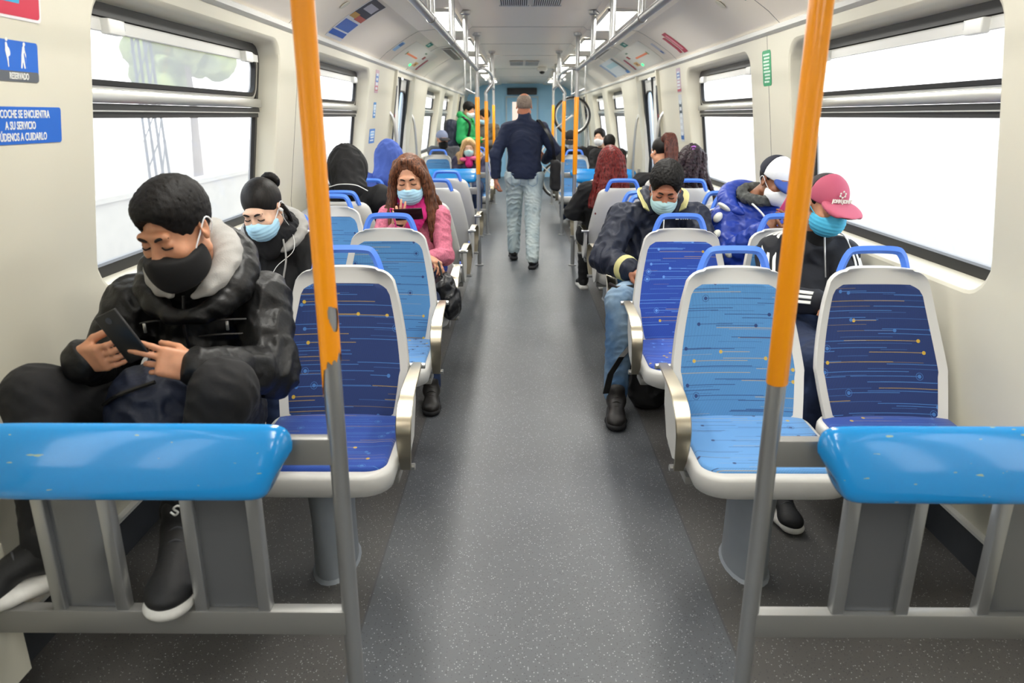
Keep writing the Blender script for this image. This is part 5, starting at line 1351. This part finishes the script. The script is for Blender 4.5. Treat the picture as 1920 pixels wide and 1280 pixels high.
# ---- man with white and navy cap ----
def man_whitecap():
    r = person(1.35, 4.25, 'man in royal blue puffer jacket with white patches and white and navy cap')
    J = seated(1.26, 4.43, neck=(1.27, 4.26, 1.015), chest=(1.25, 4.27, .81), sa=(1.125, 4.24, .930), sb=(1.40, 4.19, .925), ea=(1.115, 4.10, .735), eb=(1.405, 4.0, .73), wa=(1.255, 3.93, .905), wb=(1.375, 3.90, .90))
    H = Fr((1.375, 4.175, 1.150), 22, 20, 3, 1.0)
    dressed(r, J, H, SKIN['brown'], .0045, dict(a=dict(d=(.45, -.1, .85), n=(.5, .6, -.2), side=-1, curls=[(20, 35, 20), (25, 40, 20), (35, 50, 30), (40, 55, 30)], sc=.98), b=dict(d=(-.15, -.1, 1), n=(-.5, .5, 0), side=1, curls=[(25, 35, 20)]*4, sc=.98)))
    top_garment(r, J, CL['blue'], 'puffer_jacket', (.078, .074, .060), (1.12, 1.25), .006, (.07, .010), .004, .07, 15, .02)
    trousers(r, J, CL['darkjean'], res=.01)
    hood_down(r, J['neck'], (.2, -1, 0), CL['blue'], 'hood', .036, (.125, .125), .5, 1.45, .006, 5, (40, 320), .0, (-.01, .0, 0))
    N = J['neck']; L = r.location
    f = Field(.005); f.chain([N+V3((.085*math.sin(a)+.02, -.035-.085*math.cos(a), .055-.03*math.cos(a))) for a in [i*PI/6 for i in range(13)]], .026, .02); f.disp = folds(.005, .05, 8); f.build('scarf', CL['scarf'], r)
    MB().tube(bez([N+V3((-.07, -.02, .055))-L, N+V3((-.04, -.12, .02))-L, N+V3((.03, -.19, -.06))-L, N+V3((.05, -.21, -.16))-L], 6), .0055, 8).build('white_piping', M['white'], r)
    for c, rr in (((1.062, 4.165, .945), (.018, .022, .026)), ((1.045, 4.10, .86), (.016, .024, .022)), ((1.105, 4.02, .765), (.022, .018, .022)), ((1.185, 3.975, .815), (.020, .018, .022)), ((1.25, 3.985, .885), (.022, .02, .018)), ((1.10, 4.19, 1.00), (.035, .03, .012))):
        f = Field(.004); f.ell(c, [q*1.25 for q in rr], Matrix.Rotation(.6, 3, 'Y'), .01); f.build('white_patch', CL['cream'], r)
    cap(r, H, plain('navy_cap_mesh', '181c2b', .8), CL['white'], plain('blue_cap_brim', '22418a', .7)); mask(r, H, 'white', 0, True, False, 1.03)
    short_hair(r, H, HAIR['blackshort'], .006, .02, 3, amp=.001, capped=True)
    p = empty('smartphone', (1.36, 3.915, 1.04), 'phone in pink and green case held up by the man in the blue puffer jacket', 'phone')
    B = Matrix.Rotation(.35, 3, 'Z') @ Matrix.Rotation(.35, 3, 'Y') @ Matrix.Rotation(.25, 3, 'X')
    f = MB(); f.box((0, 0, 0), (.072, .009, .145), rot=B, bev=.004); f.build('case', plain('pink_case', 'b5376e', .4), p)
    f = MB(); f.box(B @ V3((-.012, -.005, .055)), (.04, .002, .03), rot=B); f.build('green_sticker', plain('mint_sticker', '6fcf9e', .5), p)
    f = MB(); f.box(B @ V3((0, .005, 0)), (.064, .001, .13), rot=B); f.build('screen', M['black'], p)
man_whitecap()

# ---- man with pink cap ----
def man_pinkcap():
    r = person(1.27, 3.2, 'man in black jacket with white sleeve stripes, pink cap and sky blue mask')
    J = seated(1.24, 3.53, neck=(1.275, 3.30, .975), chest=(1.26, 3.34, .80), sa=(1.09, 3.29, .905), sb=(1.445, 3.27, .90), ea=(1.055, 3.16, .72), eb=(1.445, 3.10, .71), wa=(1.20, 2.98, .745), wb=(1.31, 2.98, .735))
    H = Fr((1.255, 3.185, 1.128), 14, 14, 4, .98)
    dressed(r, J, H, SKIN['tan'], .0045, dict(a=dict(d=(.7, -.5, .1), n=(.1, .2, -1), side=-1, curls=[(25, 35, 20)]*4), b=dict(d=(-.7, -.3, .1), n=(0, .2, -1), side=1, curls=[(25, 35, 20)]*4)))
    top_garment(r, J, CL['navy'] if False else cloth('black_tracksuit', '12151f', .75, 26, .3, .008), 'track_jacket', (.074, .066, .052), (1.08, 1.12), .006, None, .005, .11, 17)
    trousers(r, J, CL['darkjean'], res=.008)
    N = J['neck']; L = r.location
    f = Field(.005); f.cone(N+V3((0, -.01, -.02)), N+V3((0, -.035, .035)), .075, .064, .02); f.build('collar', CL['blackcot'], r)
    MB().tube(bez([N+V3((.0, -.098, .02))-L, N+V3((.0, -.128, -.06))-L, N+V3((.01, -.142, -.16))-L], 5), .004, 8).build('zip', M['steel'], r)
    # three stripes down each sleeve
    for q, sg in (('a', -1), ('b', 1)):
        Sh, E_, Wr = J['s'+q], J['e'+q], J['w'+q]
        u = (E_-Sh).normalized(); o = V3((sg*.6, -.8, .25)); o = (o-u*o.dot(u)).normalized(); s2 = u.cross(o)
        u2 = (Wr-E_).normalized(); o2 = V3((sg*.8, -.6, .55)); o2 = (o2-u2*o2.dot(u2)).normalized(); s3 = u2.cross(o2)
        for k in (-1, 0, 1):
            pts = [N.lerp(Sh, .55)+V3((0, -.02+k*.02, .074)), Sh+V3((0, 0, .060))+s2*k*.026+o*.03]+[Sh.lerp(E_, t)+(o+s2*k*.38).normalized()*(.076-.006*t) for t in (.25, .5, .75, 1.)]
            MB().strap([p-L for p in bez(pts, 4)], .015, .006, s2).build('sleeve_stripe', M['white'], r)
            MB().strap([p-L for p in bez([E_.lerp(Wr, t)+(o2+s3*k*.40).normalized()*(.068-.012*t) for t in (.05, .35, .7, .95)], 4)], .015, .006, s3).build('sleeve_stripe', M['white'], r)
    o = cap(r, H, plain('charcoal_cap_mesh', '3a3436', .85), plain('dusty_pink_cap', 'b5526b', .75), plain('dusty_pink_brim', 'b9586f', .75), tip=-.006, under=plain('charcoal_brim_lining', '2e2a2c', .85))
    def ct(body, size, x, z, n='cap_lettering'):
        P0 = H(x, -.0955+abs(x)*.16, z); q = (H.R @ Matrix.Rotation(R(80), 3, 'X')).to_euler()
        t = text_obj(n, body, size, CL['cream'], r, P0-L, q, .85, ext=.002, bold=.0012); t.parent = o; return t
    ct('JOHN JOHN', .020, .0, .052)
    f = Field(.0025)
    for dx, dz in ((-.012, .084), (.012, .084), (-.012, .072), (.012, .072), (0, .092), (0, .066)): f.ell(H(dx, -.088+.1*(dz-.066), dz), (.0055, .003, .0055), H.R, .004)
    f.build('emblem', CL['cream'], r, parent=o)
    mask(r, H, 'sky', .004, True, True, 1.06); brows(r, H)
    short_hair(r, H, HAIR['blackshort'], .006, .02, 3, amp=.001, capped=True)
    shoe(r, (.95, 2.56, .10), (.05, -1, 0), mats=('black', 'sole')); shoe(r, (1.35, 2.62, .10), (0, -1, 0), mats=('black', 'sole'))
man_pinkcap()

# ---- women seen from behind on the right ----
def backhair(r, H, mat, n, wtop, wmid, wend, zend, rr, wave, seed, res=.006, curly=False):
    f = Field(res); f.ell(H(0, .024, .036), H.r(.090, .106, .094), H.R, .02); f.ell(H(0, -.13, -.01), H.r(.066, .075, .09), H.R, .012, -1)
    sp = []
    rs = random.Random(seed)
    for row, yo in ((0, 0.), (1, -.04)):
        for i in range(n):
            t = -1+2*i/(n-1); k = math.sqrt(max(0, 1-t*t*.9)); k2 = 1-row*.25
            sp.append([(t*.030*k2, .03+.02*k+yo, .098-.02*abs(t)), (t*.082*k2, .025+.080*k+yo, .03), (t*wmid, .04+.075*k+yo, -.12), (t*wend, .04+.08*k+yo+rs.uniform(-.01, .01), zend+rs.uniform(-.04, .02)+abs(t)*.05)])
    locks(f, H, sp, rr, wave, seed); f.disp = jit(seed, .006 if curly else .003, .025 if curly else .03); return f.build('hair', mat, r)
def rear_woman(x, yb, label, mat, Hc, yaw, hairfn, dxx=0, coat='blackcot', lean=0):
    r = person(x, yb+.25, label)
    J = seated(x, yb, 1, neck=(x+dxx, yb+.22+lean, 1.0), chest=(x+dxx*.5, yb+.25+lean, .82), sa=(x+dxx-.165, yb+.22+lean, .93), sb=(x+dxx+.165, yb+.22+lean, .93), ka=(x-.09, yb+.80, .56), kb=(x+.09, yb+.80, .56), fa=(x-.09, yb+.80, .10), fb=(x+.09, yb+.80, .10))
    H = Fr(Hc, yaw, 12, 0, .98)
    dressed(r, J, H, SKIN['warm'], .008, dict(a=dict(d=(.3, .7, 0), n=(0, 0, -1), side=1), b=dict(d=(-.3, .7, 0), n=(0, 0, -1), side=-1)))
    top_garment(r, J, CL[coat], 'coat', (.075, .066, .05), (1.1, 1.12), .008, None, .005, .1, 19); trousers(r, J, CL['blackcot'], r=(.09, .065, .05), res=.010)
    if x < 1: shoe(r, (x-.09, yb+.80, .10), (-.1, 1, 0)); shoe(r, (x+.09, yb+.80, .10), (.1, 1, 0))
    hairfn(r, H); return r
rear_woman(.60, 5.62, 'woman with long dark red hair seen from behind, sitting by the right aisle', None, (.640, 5.87, 1.150), 184, lambda r, H: backhair(r, H, HAIR['red'], 9, .060, .115, .165, -.42, .024, .012, 3), .03)
rear_woman(1.27, 5.62, 'woman with long curly dark hair and purple hair tie seen from behind', None, (1.275, 5.86, 1.160), 178, lambda r, H: (backhair(r, H, HAIR['curly'], 9, .060, .115, .170, -.36, .026, .030, 7, curly=True),
    MB().tube(bez([H(-.02, .100, .085)-r.location, H(.0, .112, .095)-r.location, H(.02, .10, .085)-r.location, H(.0, .118, .070)-r.location, H(-.02, .10, .085)-r.location], 5), .008, 8).build('hair_tie', plain('purple_hair_tie', 'b05fc0', .7), r)))
def ponytail(r, H):
    f = Field(.006); f.ell(H(0, .024, .036), H.r(.084, .101, .093), H.R, .02); f.ell(H(0, -.13, -.01), H.r(.066, .075, .09), H.R, .012, -1); f.clip(H(0, 0, -.06), H.d(0, .2, -1)); f.build('hair', HAIR['black'], r)
    f = Field(.006); locks(f, H, [[(a*.02, .095, .085+b*.01), (a*.03, .15, .105), (a*.05, .165, .0), (a*.045, .15, -.20)] for a in (-1, -.3, .4, 1) for b in (-1, 1)], .026, .01, 3); f.build('ponytail', HAIR['pony'], r)
    MB().tube([H(.083, .0, -.006)-r.location, H(.095, -.0, -.012)-r.location], .006, 8).build('earphone', M['white'], r)
rear_woman(1.20, 6.50, 'woman with an auburn ponytail seen from behind, before the right doorway', None, (1.205, 6.76, 1.195), 205, ponytail)

# ---- far passengers ----
def far_sitter(x, yb, label, Hc, yaw, pitch, skin, coat, mk, hairf, f=-1, **kw):
    r = person(x, yb-.3, label); J = seated(x, yb, f, **kw)
    if 'ea' not in kw: J['ea'].x = max(J['ea'].x, x-.19); J['eb'].x = min(J['eb'].x, x+.19)
    H = Fr(Hc, yaw, pitch, 0, .98)
    dressed(r, J, H, SKIN[skin], .008, dict(a=dict(d=(.6, -.6, 0), n=(0, 0, -1), side=-1), b=dict(d=(-.6, -.6, 0), n=(0, 0, -1), side=1)))
    top_garment(r, J, CL[coat], 'coat', (.078, .070, .052), (1.12, 1.15), .009, None, .005, .1, 21); trousers(r, J, CL['darkjean'], res=.012)
    if mk: mask(r, H, mk, 0, False)
    hairf(r, H); return r, J, H
far_sitter(-1.20, 11.45, 'man in grey cap and black mask seated far left by the window', (-1.215, 11.12, 1.165), 25, 6, 'tan', 'greyj', 'black', lambda r, H: cap(r, H, plain('grey_knit_cap', '7d86a0', .85), plain('grey_knit_cap_front', '7d86a0', .85), plain('black_brim', '1b1c22', .8)))
def bl(r, H):
    f = Field(.008); f.ell(H(0, .024, .038), H.r(.088, .104, .095), H.R, .02); f.ell(H(0, -.125, -.01), H.r(.060, .072, .082), H.R, .012, -1)
    locks(f, H, fan(-1, 5, ((-.02, -.07, .10), (-.07, .03, .07)), (((-.08, -.05, .02), (-.09, .04, -.02)), ((-.10, -.06, -.10), (-.12, .03, -.12))), ((-.11, -.07, -.20), (-.15, .0, -.22)), .006, 3)+fan(1, 5, ((.02, -.07, .10), (.07, .03, .07)), (((.08, -.05, .02), (.09, .04, -.02)), ((.10, -.06, -.10), (.12, .03, -.12))), ((.11, -.07, -.20), (.15, .0, -.22)), .006, 5), .024, .01, 2); f.build('hair', HAIR['blonde'], r)
r, J, H = far_sitter(-.76, 10.55, 'blonde woman in dark purple coat with pink scarf and white mask, beyond the left doorway', (-.765, 10.24, 1.085), 4, 8, 'fair', 'purple', 'mint', bl, neck=(-.76, 10.33, .97), sa=(-.93, 10.32, .90), sb=(-.59, 10.32, .90))
f = Field(.008); N = J['neck']; f.cone(N+V3((0, -.10, .03)), N+V3((0, -.15, -.10)), .05, .055, .02); f.build('scarf', CL['magenta'], r)
f = Field(.008)
for a in (-1, 1): f.chain([N+V3((a*.11, .05, .02)), N+V3((a*.14, -.03, .0)), N+V3((a*.11, -.11, -.06))], .045, .03)
f.disp = jit(3, .01, .03); f.build('fur_hood', CL['fur'], r)
for c, rr in (((-.84, 10.17, .93), (.05, .04, .03)), ((-.67, 10.16, .945), (.08, .04, .03))):
    f = Field(.008); f.ell(c, rr, None, .01); f.build('pink_glove', plain('pink_glove', 'e8668f', .8), r)
far_sitter(.71, 11.45, 'man in black cap and white mask seated far right beside the aisle', (.690, 11.08, 1.165), -6, 24, 'warm', 'blackcot', 'white', lambda r, H: cap(r, H, CL['blackcot'], CL['blackcot'], CL['blackcot']))
far_sitter(1.18, 11.45, 'woman with dark hair tied back and white mask, seated far right by the window', (1.120, 11.15, 1.195), -22, 2, 'fair', 'blackcot', 'white', lambda r, H: short_hair(r, H, HAIR['black'], .014, 0, 3, nape=-.08))
far_sitter(1.16, 10.55, 'man with short cropped black hair, bowed low, seated right beyond the doorway', (1.165, 10.28, 1.125), -8, 38, 'tan', 'blackcot', 'white', lambda r, H: short_hair(r, H, HAIR['blackshort'], .010, 0, 3))

def stander(x, y, label, top, skin, hm, yaw, rot, mk, bag=False, h=1.72, coat='jacket'):
    r = person(x, y, label); s = h/1.72; c_, s_ = math.cos(R(rot)), math.sin(R(rot))
    P = lambda a, b, z: V3((x+a*c_-b*s_, y+a*s_+b*c_, z*s))
    J = dict(pelvis=P(0, 0, .93), chest=P(0, 0, 1.24), neck=P(0, -.02, 1.46), sa=P(-.18, 0, 1.39), sb=P(.18, 0, 1.39), ea=P(-.25, .0, 1.12), eb=P(.25, 0, 1.12), wa=P(-.14, -.22, 1.10), wb=P(.14, -.22, 1.10),
             ha=P(-.09, 0, .9), hb=P(.09, 0, .9), ka=P(-.10, -.02, .5), kb=P(.10, -.02, .5), fa=P(-.10, 0, .10), fb=P(.10, 0, .10))
    H = Fr(P(0, -.06, 1.595), yaw, 22, 0, .98)
    dw = V3((-s_*-1, -c_, 0)); dw = P(0, -1, 0)-P(0, 0, 0)
    dressed(r, J, H, SKIN[skin], .009, dict(a=dict(d=dw+V3((0, 0, .2)), n=(0, 0, 1), side=1, curls=(60, 60, 60, 60)), b=dict(d=dw+V3((0, 0, .2)), n=(0, 0, 1), side=-1, curls=(60, 60, 60, 60))))
    top_garment(r, J, CL[top], coat, (.078, .070, .054), (1.14, 1.25), .009, None, .006, .12, 23); trousers(r, J, CL['blackcot'], res=.012)
    short_hair(r, H, HAIR[hm], .018, 0, 3, amp=.005); 
    if mk: mask(r, H, mk, 0, False)
    shoe(r, J['fa'], dw, mats=('black', 'dsole')); shoe(r, J['fb'], dw, mats=('black', 'dsole'))
    return r, J, H
r, J, H = stander(-.98, 12.85, 'standing man in bright green jacket, head bowed, far left before the blue wall', 'green', 'warm', 'blackshort', 60, 70, 'white')
hood_down(r, J['neck'], (1, -.3, 0), CL['green'], 'hood', .035, (.12, .12), .5, 1.4, .009, 3)
b = empty('backpack', (-1.22, 12.78, 1.2), 'large black backpack worn by the standing man in the green jacket', 'bag')
f = Field(.010); f.rbox((-1.225, 12.76, 1.19), (.11, .16, .25), .09, Matrix.Rotation(.3, 3, 'Z'), .03); f.disp = folds(.008, .12, 3); f.build('bag_body', CL['navy'], b)
MB().tube([p-b.location for p in bez([V3((-1.12, 12.72, 1.38)), V3((-1.02, 12.66, 1.47)), V3((-.90, 12.66, 1.36)), V3((-.95, 12.70, 1.1))], 5)], .022, 8).build('bag_strap', M['black'], b)
stander(-.66, 13.5, 'standing person in mottled grey jacket behind the man in green, far end of carriage', 'camo', 'tan', 'black', -50, -30, 'blue', h=1.6)
